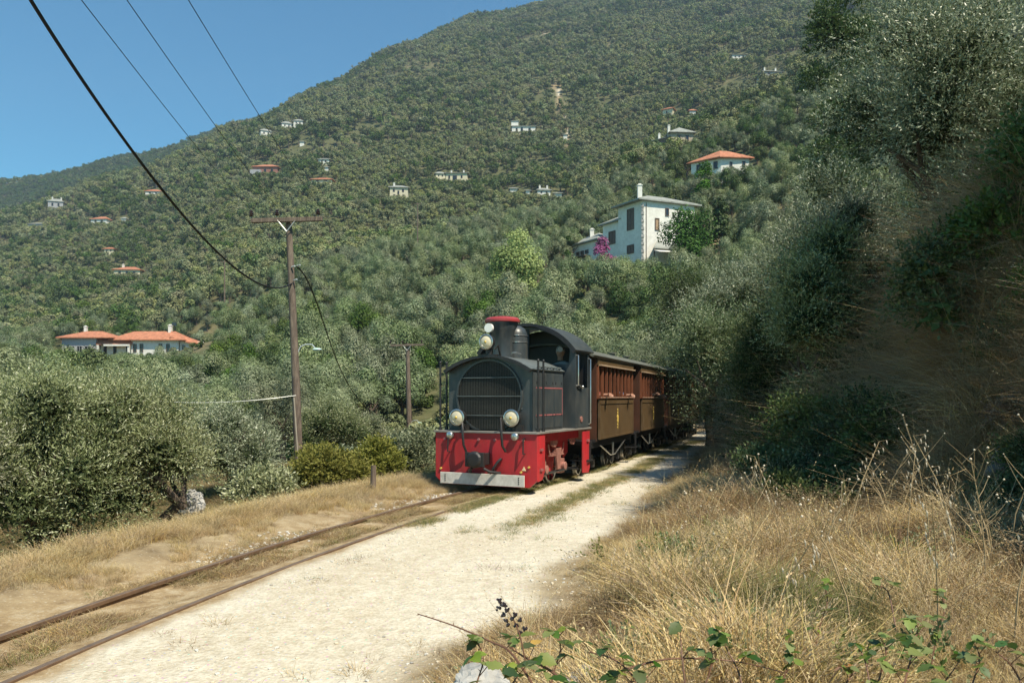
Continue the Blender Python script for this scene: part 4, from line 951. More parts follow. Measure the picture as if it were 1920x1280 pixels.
# brake hoses and valves
for x, h in ((-.34,.12),(.33,.34)):
    b = MB(); b.tube([(x,.02,.93),(x,-.09,1.0+h*.4),(x+.01,-.12,.95),(x+.03,-.12,.72),(x+.05,-.05,.62+.2*(h-.3))], .02, 8); b.build('brake_hose', M['black'], loco, smooth=True)
for x in (-.70,-.10,.18,.66):
    b = MB(); b.tube([(x,-.03,.80),(x,.0,.80)], .022, 8); b.build('bolt', M['redline'], loco)
for x, z_ in ((-.78,.33),(.75,.40),(.62,.32)):
    b = MB(); b.tube([(x,-.02,z_),(x,.0,z_)], .018, 8); b.build('bolt', M['gold'], loco)
# small triangle plate on the red beam
b = MB(); b.prism([(.63,.345),(.70,.345),(.665,.41)], -.006, 0.0); b.build('triangle_sign', mat('pale_sign_paint', (.7,.6,.35), .5), loco)
# grab irons on the beam
for x in (-.62, .68):
    b = MB(); b.tube([(x,.0,.83),(x,-.06,.83),(x,-.07,.60),(x,.0,.60)], .012, 6); b.build('grab_iron', M['black'], loco, smooth=True)
# hood with arched top
HW = .735
front = [(-HW,.93)] + arch(HW, 1.88, 2.08) + [(HW,.93)]
b = MB(); b.prism(front, .16, 1.42, mi=0); b.build('hood', M['grey'], loco, bevel=.012)
b = MB(); shell(b, arch(HW+.03, 1.885, 2.10), .05, 1.44, .018); b.build('hood_roof', M['greytop'], loco, smooth=False)
# thick dark eyebrow around the front of the hood top
b = MB(); shell(b, arch(HW+.035, 1.875, 2.108), .03, .10, .04); b.build('visor', M['black'], loco)
# round radiator opening with its rim, mesh and three bands
RX, RZ, RR = .0, 1.47, .555
def circ(r, n=44, cut=.95): return [(RX+r*math.sin(2*math.pi*i/n), max(cut, RZ+r*math.cos(2*math.pi*i/n))) for i in range(n)]
b = MB(); n = 44; o_, i_ = circ(RR+.022, n), circ(RR-.005, n)
vs = [(p[0],.12,p[1]) for p in o_] + [(p[0],.12,p[1]) for p in i_] + [(p[0],.165,p[1]) for p in o_] + [(p[0],.165,p[1]) for p in i_]
fs = []
for i in range(n): j = (i+1)%n; fs += [(i,j,n+j,n+i), (i,2*n+i,2*n+j,j), (n+i,n+j,3*n+j,3*n+i)]
b.add(vs, fs); rad = b.build('radiator_rim', M['grey'], loco)
b = MB(); b.prism(circ(RR-.006), .150, .158); b.build('radiator_core', mat('dark_radiator_core', (.012,.013,.012), .6, var=.5, vs=14, dirt=(.05,.04,.025), dirt_amt=.5), loco)
b = MB(); k = -RR+.02
while k < RR-.01:
    h = math.sqrt(RR**2 - k**2); b.b2((k-.003,.128,max(.955, RZ-h)),(k+.003,.134,RZ+h)); k += .0285
b.build('grille_bars', mat('grille_bar_paint', (.05,.052,.045), .5), loco)['kind'] = 'stuff'
for z_ in (1.17, 1.47, 1.76):
    h = math.sqrt(RR**2-(z_-RZ)**2); b = MB(); b.b2((-h,.112,z_-.006),(h,.127,z_+.006)); b.build('grille_band', M['greytop'], loco)
for a in range(10):
    w = 2*math.pi*a/10+.3; x, z_ = RX+(RR+.035)*math.cos(w), RZ+(RR+.035)*math.sin(w)
    if z_ > 1.0 and abs(x) < HW-.02:
        b = MB(); b.tube([(x,.145,z_),(x,.165,z_)], .010, 6); b.build('rivet', M['greytop'], loco)
# low headlights on posts, marker lamps
for x in (-.475, .47):
    lamp(loco, x, -.02, 1.14, .125)
    b = MB(); b.tube([(x,.06,.93),(x,.06,1.06)], .03, 8); b.b2((x+.04,.02,.93),(x+.14,.12,1.03)); b.build('lamp_bracket', M['black'], loco)
for x in (-.60, .53):
    b = MB(); b.tube([(x,-.05,.86),(x,.03,.86)], .06, 16); b.sphere((x,-.05,.86), .055, 14, 8, sc=(1,.35,1)); b.build('marker_lamp', M['steel'], loco, smooth=True)
# top headlight, small white lamp, bracket
lamp(loco, .02, .02, 2.31, .115)
b = MB(); b.tube([(.02,.10,2.07),(.02,.10,2.24)], .05, 10); b.b2((-.10,.04,2.07),(.14,.2,2.12)); b.tube([(.12,.1,2.2),(.17,.12,2.26),(.17,.2,2.1)], .018, 6); b.build('lamp_bracket', M['black'], loco)
b = MB(); b.tube([(.03,.06,2.53),(.03,.11,2.53)], .07, 18); b.build('signal_lamp', M['lens2'], loco, smooth=True)
b = MB(); b.tube([(.03,.13,2.42),(.03,.13,2.56)], .02, 8); b.build('lamp_post', M['black'], loco)
# chimney with red cap, dome, whistle
b = MB(); b.lathe([(.24,2.03),(.235,2.06),(.165,2.10),(.155,2.2),(.165,2.35),(.20,2.52),(.255,2.63),(.255,2.66)], (0,.62,0), n=28); ch_ = b.build('chimney', M['grey'], loco, smooth=True)
b = MB(); b.lathe([(.255,2.655),(.285,2.665),(.285,2.70),(.25,2.735),(.12,2.755),(.10,2.74)], (0,.62,0), n=28); b.build('chimney_cap', mat('red_chimney_cap', (.30,.035,.035), .4, spec=.6, var=.2), ch_, smooth=True)
b = MB(); b.lathe([(.25,2.02),(.245,2.06),(.205,2.10),(.20,2.40),(.195,2.52),(.16,2.60),(.08,2.645),(.005,2.655)], (0,1.12,0), n=28); d_ = b.build('dome', M['grey'], loco, smooth=True)
for z_ in (2.36, 2.47):
    b = MB(); b.lathe([(.205,z_),(.210,z_+.004),(.210,z_+.012),(.205,z_+.016)], (0,1.12,0), n=28); b.build('dome_band', M['steel'], d_, smooth=True)
b = MB(); b.tube([(.24,.48,2.16),(.24,.62,2.17),(.24,.8,2.16)], .015, 6); b.build('whistle', M['steel'], loco)
# handles along the hood shoulder, corner rods
for i in range(4):
    y = .42+i*.25; b = MB(); b.tube([(.70,y-.08,1.89),(.76,y-.08,1.93),(.76,y+.08,1.93),(.70,y+.08,1.89)], .014, 6); b.build('hood_handle', M['greytop'], loco, smooth=True)
for s_ in (-1, 1):
    for y, dx in ((.10, .02), (.30, .03)):
        x = s_*(LW-.03); b = MB(); b.tube([(x,y,.93),(x,y,2.0)], .017, 8); b.tube([(x,y,.93),(x,y,.98)], .03, 8); b.sphere((x,y,2.01), .024, 8, 6); b.build('corner_rod', M['black'], loco, smooth=True)
# hood side doors with red lining
for s_ in (-1, 1):
    x = s_*(HW+.006)
    for k in range(3):
        y0 = .24+k*.385; b = MB(); b.b2((x-.006,y0+.008,.97),(x+.006,y0+.372,1.82)); dp_ = b.build('side_door', M['grey'], loco, bevel=.004)
        for y_ in (y0+.05, y0+.31):
            g = MB(); g.b2((x+s_*.006-.005,y_-.012,1.15),(x+s_*.006+.005,y_+.012,1.19)); g.b2((x+s_*.006-.005,y_-.012,1.66),(x+s_*.006+.005,y_+.012,1.70)); g.build('hinge', M['black'], dp_)
    for z_ in (1.175, 1.60):
        b = MB(); b.b2((x+s_*.006-.004,.26,z_-.010),(x+s_*.006+.004,1.36,z_+.010)); b.build('red_stripe', M['redline'], loco)
    b = MB(); b.b2((x+s_*.006-.004,1.345,1.185),(x+s_*.006+.004,1.36,1.59)); b.build('red_stripe', M['redline'], loco)
# cab: front wall with two windows, side walls with opening, rear, roof
CE, CP = 2.28, 2.72
top = arch(LW-.03, CE-.02, CP-.05, 16)
fw = [(-LW+.03,.93)] + top + [(LW-.03,.93)]
def holed(b, outer, hole, y0, y1, mi=0):
    """outline with one hole, bridged"""
    n, m_ = len(outer), len(hole); import bisect
    bm_ = bmesh.new(); vo_ = [bm_.verts.new((p[0], 0, p[1])) for p in outer]; vh = [bm_.verts.new((p[0], 0, p[1])) for p in hole]
    eo = [bm_.edges.new((vo_[i], vo_[(i+1)%n])) for i in range(n)]; eh = [bm_.edges.new((vh[i], vh[(i+1)%m_])) for i in range(m_)]
    bmesh.ops.triangle_fill(bm_, edges=eo+eh, use_beauty=True); bm_.verts.index_update(); bm_.verts.ensure_lookup_table()
    vs = [v_.co.copy() for v_ in bm_.verts]; N_ = len(vs); fs = [[v_.index for v_ in f.verts] for f in bm_.faces]; bm_.free()
    V2 = [(p.x, y0, p.z) for p in vs] + [(p.x, y1, p.z) for p in vs]
    F2 = [tuple(f) for f in fs] + [tuple(N_+i for i in reversed(f)) for f in fs]
    F2 += [(i, (i+1)%n, N_+(i+1)%n, N_+i) for i in range(n)] + [(n+i, n+(i+1)%m_, N_+n+(i+1)%m_, N_+n+i) for i in range(m_)]
    b.add(V2, F2, mi)
hole = [(-.76,2.02)] + arch(.78, 2.27, 2.63, 14) + [(.76,2.02)]
b = MB(); holed(b, fw, hole, 1.62, 1.65); b.build('cab_front', M['grey'], loco)
b = MB(); b.b2((-.02,1.625,2.02),(.02,1.645,2.63)); b.build('window_post', M['black'], loco)
b = MB(); b.prism([(-LW+.04,.93)] + arch(LW-.04, CE-.04, CP-.07, 16) + [(LW-.04,.93)], 2.30, 2.33); b.build('cab_rear', M['black'], loco)
b = MB(); b.lathe([(.11,1.655),(.13,1.66),(.13,1.60),(.11,1.60)], (-.42,0,2.36), 'Y', 20); b.lathe([(.001,1.618),(.11,1.618),(.11,1.63),(.001,1.63)], (-.42,0,2.36), 'Y', 20); b.build('round_window', mat('grey_round_glass', (.18,.20,.21), .15, spec=.8), loco, smooth=True)
for s_ in (-1, 1):
    x = s_*(LW-.015)
    b = MB()
    b.b2((x-.015,1.62,.94),(x+.015,1.70,2.27)); b.b2((x-.015,2.26,.94),(x+.015,2.33,2.27)); b.b2((x-.015,1.70,.94),(x+.015,2.26,1.62)); b.b2((x-.015,1.70,2.20),(x+.015,2.26,2.27))
    sd_ = b.build('cab_side', M['grey'], loco)
    b = MB(); xx = x+s_*.05; b.tube([(x,1.66,2.17),(xx,1.66,2.16),(xx,1.66,1.66),(x,1.66,1.65)], .014, 8); b.tube([(xx,1.66,1.66),(xx,1.85,1.63)], .014, 8); b.sphere((xx,1.86,1.63), .032, 8, 6); b.build('handrail', M['steel'], loco, smooth=True)
    b = MB(); b.tube([(x,2.27,2.14),(xx,2.27,2.12),(xx,2.27,1.0),(x,2.27,.98)], .014, 8); b.build('handrail', M['steel'], loco, smooth=True)
    b = MB(); b.tube([(x+s_*.016,1.88,1.08),(x+s_*.03,1.88,1.08)], .05, 12); b.build('number_disc', M['rustpart'], loco)
b = MB(); shell(b, arch(LW+.05, CE-.03, CP, 20), 1.50, 2.42, .03); b.build('cab_roof', M['greytop'] if False else M['grey'], loco)
b = MB(); shell(b, arch(LW+.055, CE-.045, CP+.004, 20), 1.485, 1.51, .05); b.build('roof_lip', M['black'], loco)
b = MB(); b.b2((-.45,1.75,.93),(.45,2.1,1.75)); b.b2((-.3,1.66,1.75),(.3,1.8,2.0)); b.build('control_desk', M['black'], loco)
# frames, wheels, rods
for s_ in (-1, 1):
    x = s_*.60; b = MB(); b.prism([(.30,.86),(1.98,.86),(1.98,.50),(1.80,.42),(1.68,.62),(1.45,.62),(1.35,.40),(1.28,.22),(1.16,.22),(1.08,.42),(.98,.66),(.72,.66),(.62,.45),(.30,.45)], x, x-s_*.03, 'YZ'); b.build('side_frame', M['red'], loco, bevel=.004)
    for y in (.62, 1.35): pass
    for y in (.78, 1.58):
        wheel(loco, s_*.40, y, .27, s_, M['steel'], M['red'])
        b = MB(); b.b2((s_*.62-.04,y-.10,.18),(s_*.62+.04,y+.10,.42)); b.lathe([(.001,.0),(.07,.0),(.07,.06),(.001,.07)] if s_ > 0 else [(.001,-.07),(.07,-.06),(.07,0),(.001,0)], (s_*.66,y,.30), 'X', 14); b.build('axle_box', M['rustpart'], loco, bevel=.006)
    for y, wd in ((.52,.22),(1.02,.20),(1.86,.16)):
        b = MB(); x_ = s_*(.76); b.prism([(y-wd/2,.88),(y+wd/2,.88),(y+wd/2,.70),(y,.64),(y-wd/2,.68)], x_, x_-s_*.05, 'YZ'); b.build('hanger_box', M['rustpart'] if wd < .21 else M['red'], loco, bevel=.004)
    b = MB(); x_ = s_*.70
    for k in range(4): b.b2((x_-.03,1.20-.28+k*.06,.50+k*.026),(x_+.03,1.20+.28-k*.06,.52+k*.026))
    b.tube([(x_,.94,.50),(x_,.86,.70)], .014, 6); b.tube([(x_,1.46,.50),(x_,1.54,.70)], .014, 6); b.build('leaf_spring', M['rustpart'], loco)
    b = MB(); b.prism([(1.10,.62),(1.34,.62),(1.27,.28),(1.17,.28)], s_*.74, s_*.71, 'YZ'); b.build('horn_guide', M['rustpart'], loco)
    b = MB(); b.tube([(s_*.70,.70,.24),(s_*.70,1.66,.24)], .022, 6); b.build('coupling_rod', M['black'], loco)
    b = MB(); b.b2((s_*.66-.12,1.98,.20),(s_*.66+.12,2.2,.23)); b.b2((s_*.66-.12,.31,.22),(s_*.66+.12,.5,.25)); b.build('step', M['black'], loco)
b = MB(); b.b2((-.33,.1,.35),(.33,2.3,.85)); b.build('underframe', M['black'], loco)
for s_ in (-1, 1):
    b = MB(); b.b2((s_*.80,.30,.76),(s_*.775,1.98,.90)); b.build('side_beam', M['red'], loco, bevel=.003)

# carriages
def carriage(label, first=None):
    root = empty('carriage', (0,0,0), 0, label, 'railway carriage', 'brown passenger carriages of the little train')
    L, W_, z0, sill, wt, ev = 3.25, .86, .66, 1.43, 2.04, 2.20
    b = MB(); b.b2((-W_+.04,.0,z0-.02),(W_-.04,L,z0+.03)); b.b2((-W_+.1,-.42,z0-.04),(W_-.1,0,z0+.01)); b.b2((-W_+.1,L,z0-.04),(W_-.1,L+.42,z0+.01)); b.build('floor', M['black'], root)
    for s_ in (-1, 1):
        b = MB(); b.b2((s_*W_,.12,z0+.02),(s_*(W_-.03),L-.12,sill)); pn = b.build('side_panel', M['brown'], root, bevel=.005)
        b = MB(); b.b2((s_*(W_+.014),.12,sill-.10),(s_*W_,L-.12,sill-.03)); b.b2((s_*(W_+.014),.12,z0+.02),(s_*W_,.17,sill-.11)); b.b2((s_*(W_+.014),L-.17,z0+.02),(s_*W_,L-.12,sill-.11)); b.b2((s_*(W_+.010),.18,z0+.02),(s_*W_,L-.18,z0+.06)); b.build('panel_trim', M['brown'], pn)
        b = MB(); b.b2((s_*(W_+.03),.06,sill),(s_*(W_-.06),L-.06,sill+.035)); b.build('window_sill', M['wood'], root, bevel=.004)
        b = MB()
        for k in range(26): b.tube([(s_*(W_+.032), .14+k*.119, sill+.018),(s_*(W_+.038), .14+k*.119, sill+.018)], .012, 5)
        b.build('sill_studs', mat('pale_studs', (.5,.4,.3), .4) if 'pale_studs' not in bpy.data.materials else bpy.data.materials['pale_studs'], root)['kind'] = 'stuff'
        b = MB(); b.b2((s_*W_,.06,wt),(s_*(W_-.03),L-.06,ev)); b.build('upper_panel', M['brown'], root, bevel=.004)
        b = MB(); b.b2((s_*(W_+.05),.10,wt-.012),(s_*(W_-.01),L-.10,wt+.016)); b.build('rain_strip', mat('pale_rain_strip', (.36,.26,.17), .5) if 'pale_rain_strip' not in bpy.data.materials else bpy.data.materials['pale_rain_strip'], root)
        for k in range(10):
            y = .12 + k*(L-.24)/9; wd = .05 if 0 < k < 9 else .09
            b = MB(); b.b2((s_*(W_-.005),y-wd/2,sill+.035),(s_*(W_-.06),y+wd/2,wt-.012)); b.build('window_post', M['wood'], root, bevel=.006)
        # emblem: a slender gold crest made of small lozenges and a ring
        b = MB(); x_ = s_*(W_+.004); yc = L*.5
        def loz(y, z, a, c): b.prism([(y-a,z),(y,z-c),(y+a,z),(y,z+c)], x_-.003, x_+.003, 'YZ')
        for z_, a, c in ((1.20,.020,.035),(1.145,.032,.03),(1.09,.045,.035),(1.03,.055,.04),(.97,.045,.035),(.91,.035,.035),(.85,.022,.035)): loz(yc, z_, a, c)
        loz(yc-.05, 1.06, .02, .03); loz(yc+.05, 1.06, .02, .03); loz(yc-.045, .99, .016, .03); loz(yc+.045, .99, .016, .03)
        b.build('gold_emblem', M['gold'], pn)
        # underframe girder, truss rods, rivets
        b = MB(); b.b2((s_*(W_-.10),-.05,z0-.13),(s_*(W_-.15),L+.05,z0-.02)); b.build('sole_bar', M['black'], root)
        b = MB(); b.tube([(s_*(W_-.08),.5,z0-.10),(s_*(W_-.08),1.35,.32),(s_*(W_-.08),1.75,.32),(s_*(W_-.08),2.7,z0-.10)], .013, 6); b.tube([(s_*(W_-.08),1.55,.33),(s_*(W_-.08),1.55,z0-.1)], .02, 6); b.build('truss_rod', M['steel'], root)
    for yb in (.55, L-.55):
        for dy in (-.26, .26):
            for s_ in (-1, 1): wheel(root, s_*.38, yb+dy, .19, s_, M['steel'], M['black'], spokes=6)
        b = MB()
        for s_ in (-1, 1): b.b2((s_*.50-.02,yb-.42,.16),(s_*.50+.02,yb+.42,.34)); b.b2((s_*.54-.04,yb-.33,.12),(s_*.54+.04,yb-.19,.27)); b.b2((s_*.54-.04,yb+.19,.12),(s_*.54+.04,yb+.33,.27))
        b.b2((-.5,yb-.06,.2),(.5,yb+.06,.56)); b.build('bogie', M['black'], root)
    # end walls with a door, platforms with railings
    for y, sg in ((.03,-1), (L-.03,1)):
        b = MB()
        b.b2((-W_+.03,y-.02,z0),(-.32,y+.02,wt+.1)); b.b2((.32,y-.02,z0),(W_-.03,y+.02,wt+.1)); b.b2((-.32,y-.02,wt-.04),(.32,y+.02,wt+.1)); b.build('end_wall', M['darkwood'], root)
        b = MB(); b.b2((-.31,y-.012,z0),(.31,y+.012,wt-.05)); b.build('door', M['wood'], root)
        b = MB(); yo = y+sg*.40
        for x in (-.74,-.5,-.3,.3,.5,.74): b.tube([(x,yo,z0),(x,yo,1.5)], .012, 5)
        b.tube([(-.74,yo,1.5),(.74,yo,1.5)], .015, 6); b.tube([(-.74,yo,1.5),(-.74,yo,2.2)], .018, 6); b.tube([(.74,yo,1.5),(.74,yo,2.2)], .018, 6); b.build('platform_railing', M['black'], root)
        b = MB(); b.b2((.50,yo-.16,.33),(.84,yo+.12,.36)); b.b2((-.84,yo-.16,.33),(-.50,yo+.12,.36)); b.b2((.80,yo-.02,.33),(.83,yo+.01,z0)); b.b2((-.83,yo-.02,.33),(-.80,yo+.01,z0)); b.build('step', M['black'], root)
        b = MB(); b.b2((-.07,yo,.42),(.07,yo+sg*.16,.54)); b.b2((-.12,yo+sg*.14,.38),(.12,yo+sg*.18,.58)); b.build('coupler', M['black'], root)
    for k in range(4):
        for s_ in (-1, 1):
            y = .5+k*.72; b = MB(); b.b2((s_*.78,y,z0+.03),(s_*.25,y+.36,z0+.42)); b.b2((s_*.78,y+.36,z0+.03),(s_*.25,y+.41,sill+.12)); b.build('bench', M['darkwood'], root, bevel=.01)
    b = MB(); shell(b, arch(W_+.05, ev, ev+.22, 16), -.40, L+.40, .035); b.build('roof', M['roof_c'], root)
    b = MB()
    for y in (.8, 2.4): b.tube([(0,y,ev+.2),(0,y,ev+.32)], .07, 10); b.tube([(0,y,ev+.32),(0,y,ev+.34)], .11, 10)
    b.build('roof_vent', M['roof_c'], root); return root
def track_at(dist):
    """point on the track path at arc length dist behind the locomotive's front"""
    seg = np.linalg.norm(np.diff(TP, axis=0), axis=1); cum = np.concatenate([[0], np.cumsum(seg)])
    s0 = np.interp(11.87, TP[:,1], cum); q_ = s0+dist
    return np.interp(q_, cum, TP[:,0]), np.interp(q_, cum, TP[:,1])
car = carriage('first brown carriage, right behind the locomotive, with passengers by its posts')
labels = ['first brown carriage, right behind the locomotive', 'second brown carriage with a gold emblem, behind the first one', 'third carriage, in deep shade under the roadside tree', 'last carriage, almost hidden by shade and branches']
CARS = []
base = Vector((.745, 14.20, 0)); hd0 = 20.6
for i in range(4):
    c_ = car if i == 0 else copy_tree(car)
    hd = hd0 + [0, .0, 1.0, 2.0][i]
    c_.location = base; c_.rotation_euler = (0, 0, -R(hd)); c_['label'] = labels[i]; CARS.append(c_)
    st = 4.0; base = base + Vector((math.sin(R(hd)), math.cos(R(hd)), 0))*st

# people: one continuous skinned body each
M['skin'] = mat('skin', (.46,.25,.17), .55, var=.08)
def person(label, parent_mat, joints, radii, edges, shirt, hair, head, hr=.085, hat=None, root_i=0):
    """joints in local coordinates of parent_mat; body grown with the skin modifier"""
    W = lambda p: parent_mat @ Vector(p)
    me = bpy.data.meshes.new('body'); me.from_pydata([W(p) for p in joints], edges, []); me.materials.append(shirt)
    root = empty('person', W(joints[root_i]), 0, label, 'person'); o = link('body', me, root); o.matrix_parent_inverse = Matrix.Translation(-root.location)
    md = o.modifiers.new('skin', 'SKIN')
    for i, r in enumerate(radii): me.skin_vertices[0].data[i].radius = (r, r)
    me.skin_vertices[0].data[root_i].use_root = True
    s = o.modifiers.new('smooth', 'SUBSURF'); s.levels = 1; s.render_levels = 2
    h = W(head) - root.location; b = MB(); b.sphere(h, hr, 14, 10, sc=(.86,.98,1.2)); f = Vector((0,-1,0)); f = (parent_mat.to_3x3() @ Vector((.35,-.93,0))).normalized(); sdv = Vector((f.y,-f.x,0))
    b.sphere(h+f*hr*.95-Vector((0,0,hr*.15)), hr*.17, 8, 6, sc=(1,1,1.4))
    for q_ in (-1, 1): b.sphere(h+sdv*q_*hr*.84, hr*.2, 8, 6, sc=(.6,.6,1.3))
    b.tube([h-Vector((0,0,hr*1.7)), h-Vector((0,0,hr*.8))], .05, 8); b.build('head', M['skin'], root, smooth=True)
    b = MB()
    for q_ in (-1, 1): b.sphere(h+f*hr*.84+sdv*q_*hr*.33+Vector((0,0,hr*.12)), hr*.10, 6, 4)
    b.sphere(h+f*hr*.86-Vector((0,0,hr*.55)), hr*.16, 6, 4, sc=(1.3,1.3,.3)); b.build('eyes_and_mouth', M['darkwood'], root)
    b = MB(); b.sphere(h-f*hr*.12+Vector((0,0,hr*.28)), hr*1.04, 14, 8, sc=(.92,1.0,1.08))
    if hat: b.tube([h+f*hr*.2+Vector((0,0,hr*.62)), h+f*hr*1.7+Vector((0,0,hr*.5))], [hr*.8, hr*.55], 10)
    b.build('cap' if hat else 'hair', hat or hair, root, smooth=True); return root
def arm_hand(root, pm, el, wr, fdir):
    """forearm skin with palm, four fingers and a thumb"""
    inv = Matrix.Translation(-root.location); b = MB(); el, wr = inv @ (pm @ Vector(el)), inv @ (pm @ Vector(wr)); d = (pm.to_3x3() @ Vector(fdir)).normalized()
    b.tube([el, el.lerp(wr,.5), wr], [.042,.038,.026], 10); sdv = d.cross(Vector((0,0,1))).normalized()
    pc = wr + d*.045; b.tube([wr, wr+d*.03, wr+d*.085], [.026,.036,.034], 8)
    for k, ln in enumerate((.06,.075,.07,.052)):
        p0 = wr+d*.08+sdv*(k-1.5)*.019; b.tube([p0, p0+d*ln*.5+Vector((0,0,-.004)), p0+d*ln*.85+Vector((0,0,-.022)), p0+d*ln*.95+Vector((0,0,-.04))], [.0095,.009,.008,.006], 6)
    p0 = wr+d*.03-sdv*.03; b.tube([p0, p0+d*.03-sdv*.02, p0+d*.06-sdv*.022+Vector((0,0,-.012))], [.011,.010,.007], 6)
    b.build('forearm_and_hand', M['skin'], root, smooth=True)
def seated(label, carr, y, shirt, hair, side=1, wave=0.0):
    pm = Matrix.LocRotScale(carr.location, carr.rotation_euler, None)
    x = .52*side; zb = 1.10
    J = [(x,y,zb),(x,y+.02,zb+.22),(x,y,zb+.42),(x,y-.02,zb+.50),(x-.17,y,zb+.40),(x-.2,y-.03,zb+.16),(x-.16,y-.25,zb+.10),(x+.16*side,y,zb+.40),(x+.24*side,y-.08,zb+.36+.0),(x-.09,y-.05,zb),(x-.10,y-.40,zb+.01),(x-.10,y-.42,zb-.38),(x+.09,y-.05,zb),(x+.10,y-.40,zb+.01),(x+.10,y-.42,zb-.38)]
    E = [(0,1),(1,2),(2,3),(2,4),(4,5),(5,6),(2,7),(7,8),(0,9),(9,10),(10,11),(0,12),(12,13),(13,14)]
    Rd = [.14,.14,.13,.06,.07,.055,.04,.07,.055,.09,.075,.05,.09,.075,.05]
    r = person(label, pm, J, Rd, E, shirt, hair, (x, y-.03, zb+.66))
    arm_hand(r, pm, (x+.24*side, y-.08, zb+.38), ((.86+.07)*side, y-.16, 1.50+wave), (.6*side, -.8, wave*3)); return r
hairb = mat('dark_hair', (.03,.02,.015), .6)
cl = [mat('pale_shirt', (.45,.42,.38), .8), mat('dark_red_shirt', (.22,.05,.04), .8), mat('blue_shirt', (.07,.10,.18), .8)]
seated('passenger with a forearm on the sill at the front end of the first carriage', CARS[0], .72, cl[1], hairb)
seated('passenger with a hand on the sill at the rear end of the first carriage', CARS[0], 2.72, cl[2], hairb)
seated('passenger stretching an arm out of the middle of the second carriage', CARS[1], 1.75, cl[0], hairb, wave=.04)
seated('passenger with a hand on the sill at the rear end of the second carriage', CARS[1], 2.72, cl[1], hairb)
pm = Matrix.LocRotScale(loco.location, loco.rotation_euler, None)
x, y, zb = .42, 2.12, 1.62
r = person('driver in a pale cap and grey shirt standing in the dark locomotive cab', pm,
    [(x,y,zb-.05),(x,y,zb+.2),(x,y,zb+.40),(x,y,zb+.48),(x-.18,y,zb+.38),(x-.24,y-.05,zb+.1),(x-.2,y-.28,zb+.05),(x+.18,y,zb+.38),(x+.26,y-.04,zb+.12),(x+.24,y-.25,zb+.08),(x-.09,y,zb-.1),(x-.1,y,zb-.40),(x-.1,y+.02,zb-.66),(x+.09,y,zb-.1),(x+.1,y,zb-.40),(x+.1,y+.02,zb-.66)],
    [.13,.13,.13,.06,.07,.055,.04,.07,.055,.04,.09,.07,.05,.09,.07,.05], [(0,1),(1,2),(2,3),(2,4),(4,5),(5,6),(2,7),(7,8),(8,9),(0,10),(10,11),(11,12),(0,13),(13,14),(14,15)], mat('grey_work_shirt', (.30,.32,.33), .8), hairb, (x,y-.03,zb+.63), hat=mat('pale_cap', (.45,.46,.45), .8))
# ------------------------------------------------------------------ poles and wires
M['pole'] = mat('weathered_pole_wood', (.105,.078,.060), .85, var=.35, vs=7, dirt=(.36,.28,.2), dirt_amt=.6, bump=.4, bs=20, stretch=(1,1,.15))
M['galv'] = mat('galvanised_steel', (.55,.57,.55), .45, metal=.5, var=.15)
M['straw_'] = mat('pale_duct', (.30,.26,.20), .8)
M['insul'] = mat('dark_insulator_glaze', (.03,.018,.014), .2, spec=.7)
M['wire'] = mat('black_cable', (.012,.012,.013), .6)
def utility_pole(label, foot, top, s, cross=2.0, lampdir=1, lampz=.45, thick=.13, offs=(-1.0,-.28,.88)):
    root = empty('utility_pole', foot, 0, label, 'utility pole'); T = top - foot
    b = MB(); b.tube([Vector((0,0,-.8)) - T*.05, T*.35, T*.7, T], [thick*1.15, thick*1.02, thick*.9, thick*.78], 14); b.build('post', M['pole'], root, smooth=True)
    ax = T - Vector((0,.16,.10)); tilt = math.radians(1.5)
    b = MB(); b.box(ax, (cross, .10, .115), rot=Matrix.Rotation(-tilt, 3, 'Y')); arm = b.build('cross_arm', M['pole'], root, bevel=.01)
    for q in (-1, 1):
        b = MB(); b.tube([ax + Vector((q*.24,-.04,-.02)), ax + Vector((0,-.02,-.32))], .014, 6); b.build('brace', M['galv'], root)
    for q in offs:
        b = MB(); p = ax + Vector((q*cross/2, 0, .05 + q*.02)); b.tube([p, p+Vector((0,0,.10))], .012, 6)
        b.lathe([(.045,.07),(.065,.10),(.045,.12),(.060,.15),(.035,.18),(.045,.20),(.02,.235)], p, n=12); b.build('insulator', M['insul'], arm, smooth=True)
    # curved street lamp arm
    p = T*lampz; b = MB(); q = lampdir*s
    b.tube([p+Vector((.1,0,-.1)), p+Vector((.16*q,0,.05)), p+Vector((.3*q,0,.12)), p+Vector((.48*q,0,.12)), p+Vector((.56*q,0,.02))], .018, 6); la = b.build('lamp_arm', M['galv'], root, smooth=True)
    b = MB(); c = p+Vector((.62*q,0,-.02)); b.sphere(c, .09, 12, 6, sc=(1.5*s,.8,.5)); b.build('lamp_head', mat('pale_green_lamp', (.45,.60,.55), .4), la, smooth=True)
    return root
pf, pt_ = at(562, 876, 21.0), at(541, 408, 21.0)
pole1 = utility_pole('tall wooden utility pole with a cross arm and three insulators left of the train', pf, pt_, 1.0, 1.93, lampz=.475, thick=.108)
for (u_, v_) in ((548,500),(558,498),(552,525)):
    p = at(u_, v_, 20.85) - pf; b = MB(); b.tube([p+Vector((-.03,.05,0)), p+Vector((.07,0,.02))], .022, 6); b.build('cable_hook', M['galv'], pole1)
b = MB(); q0, q1 = at(551,745,20.7)-pf, at(560,876,20.7)-pf; b.tube([q0, q1], [.02,.024], 8); b.build('cable_duct', M['straw_'], pole1)
pole2 = utility_pole('smaller looking utility pole with a cross arm, farther down the line left of the locomotive', at(768,846,46.0), at(764,644,46.0), 1.0, 1.98, lampz=.27, thick=.15)
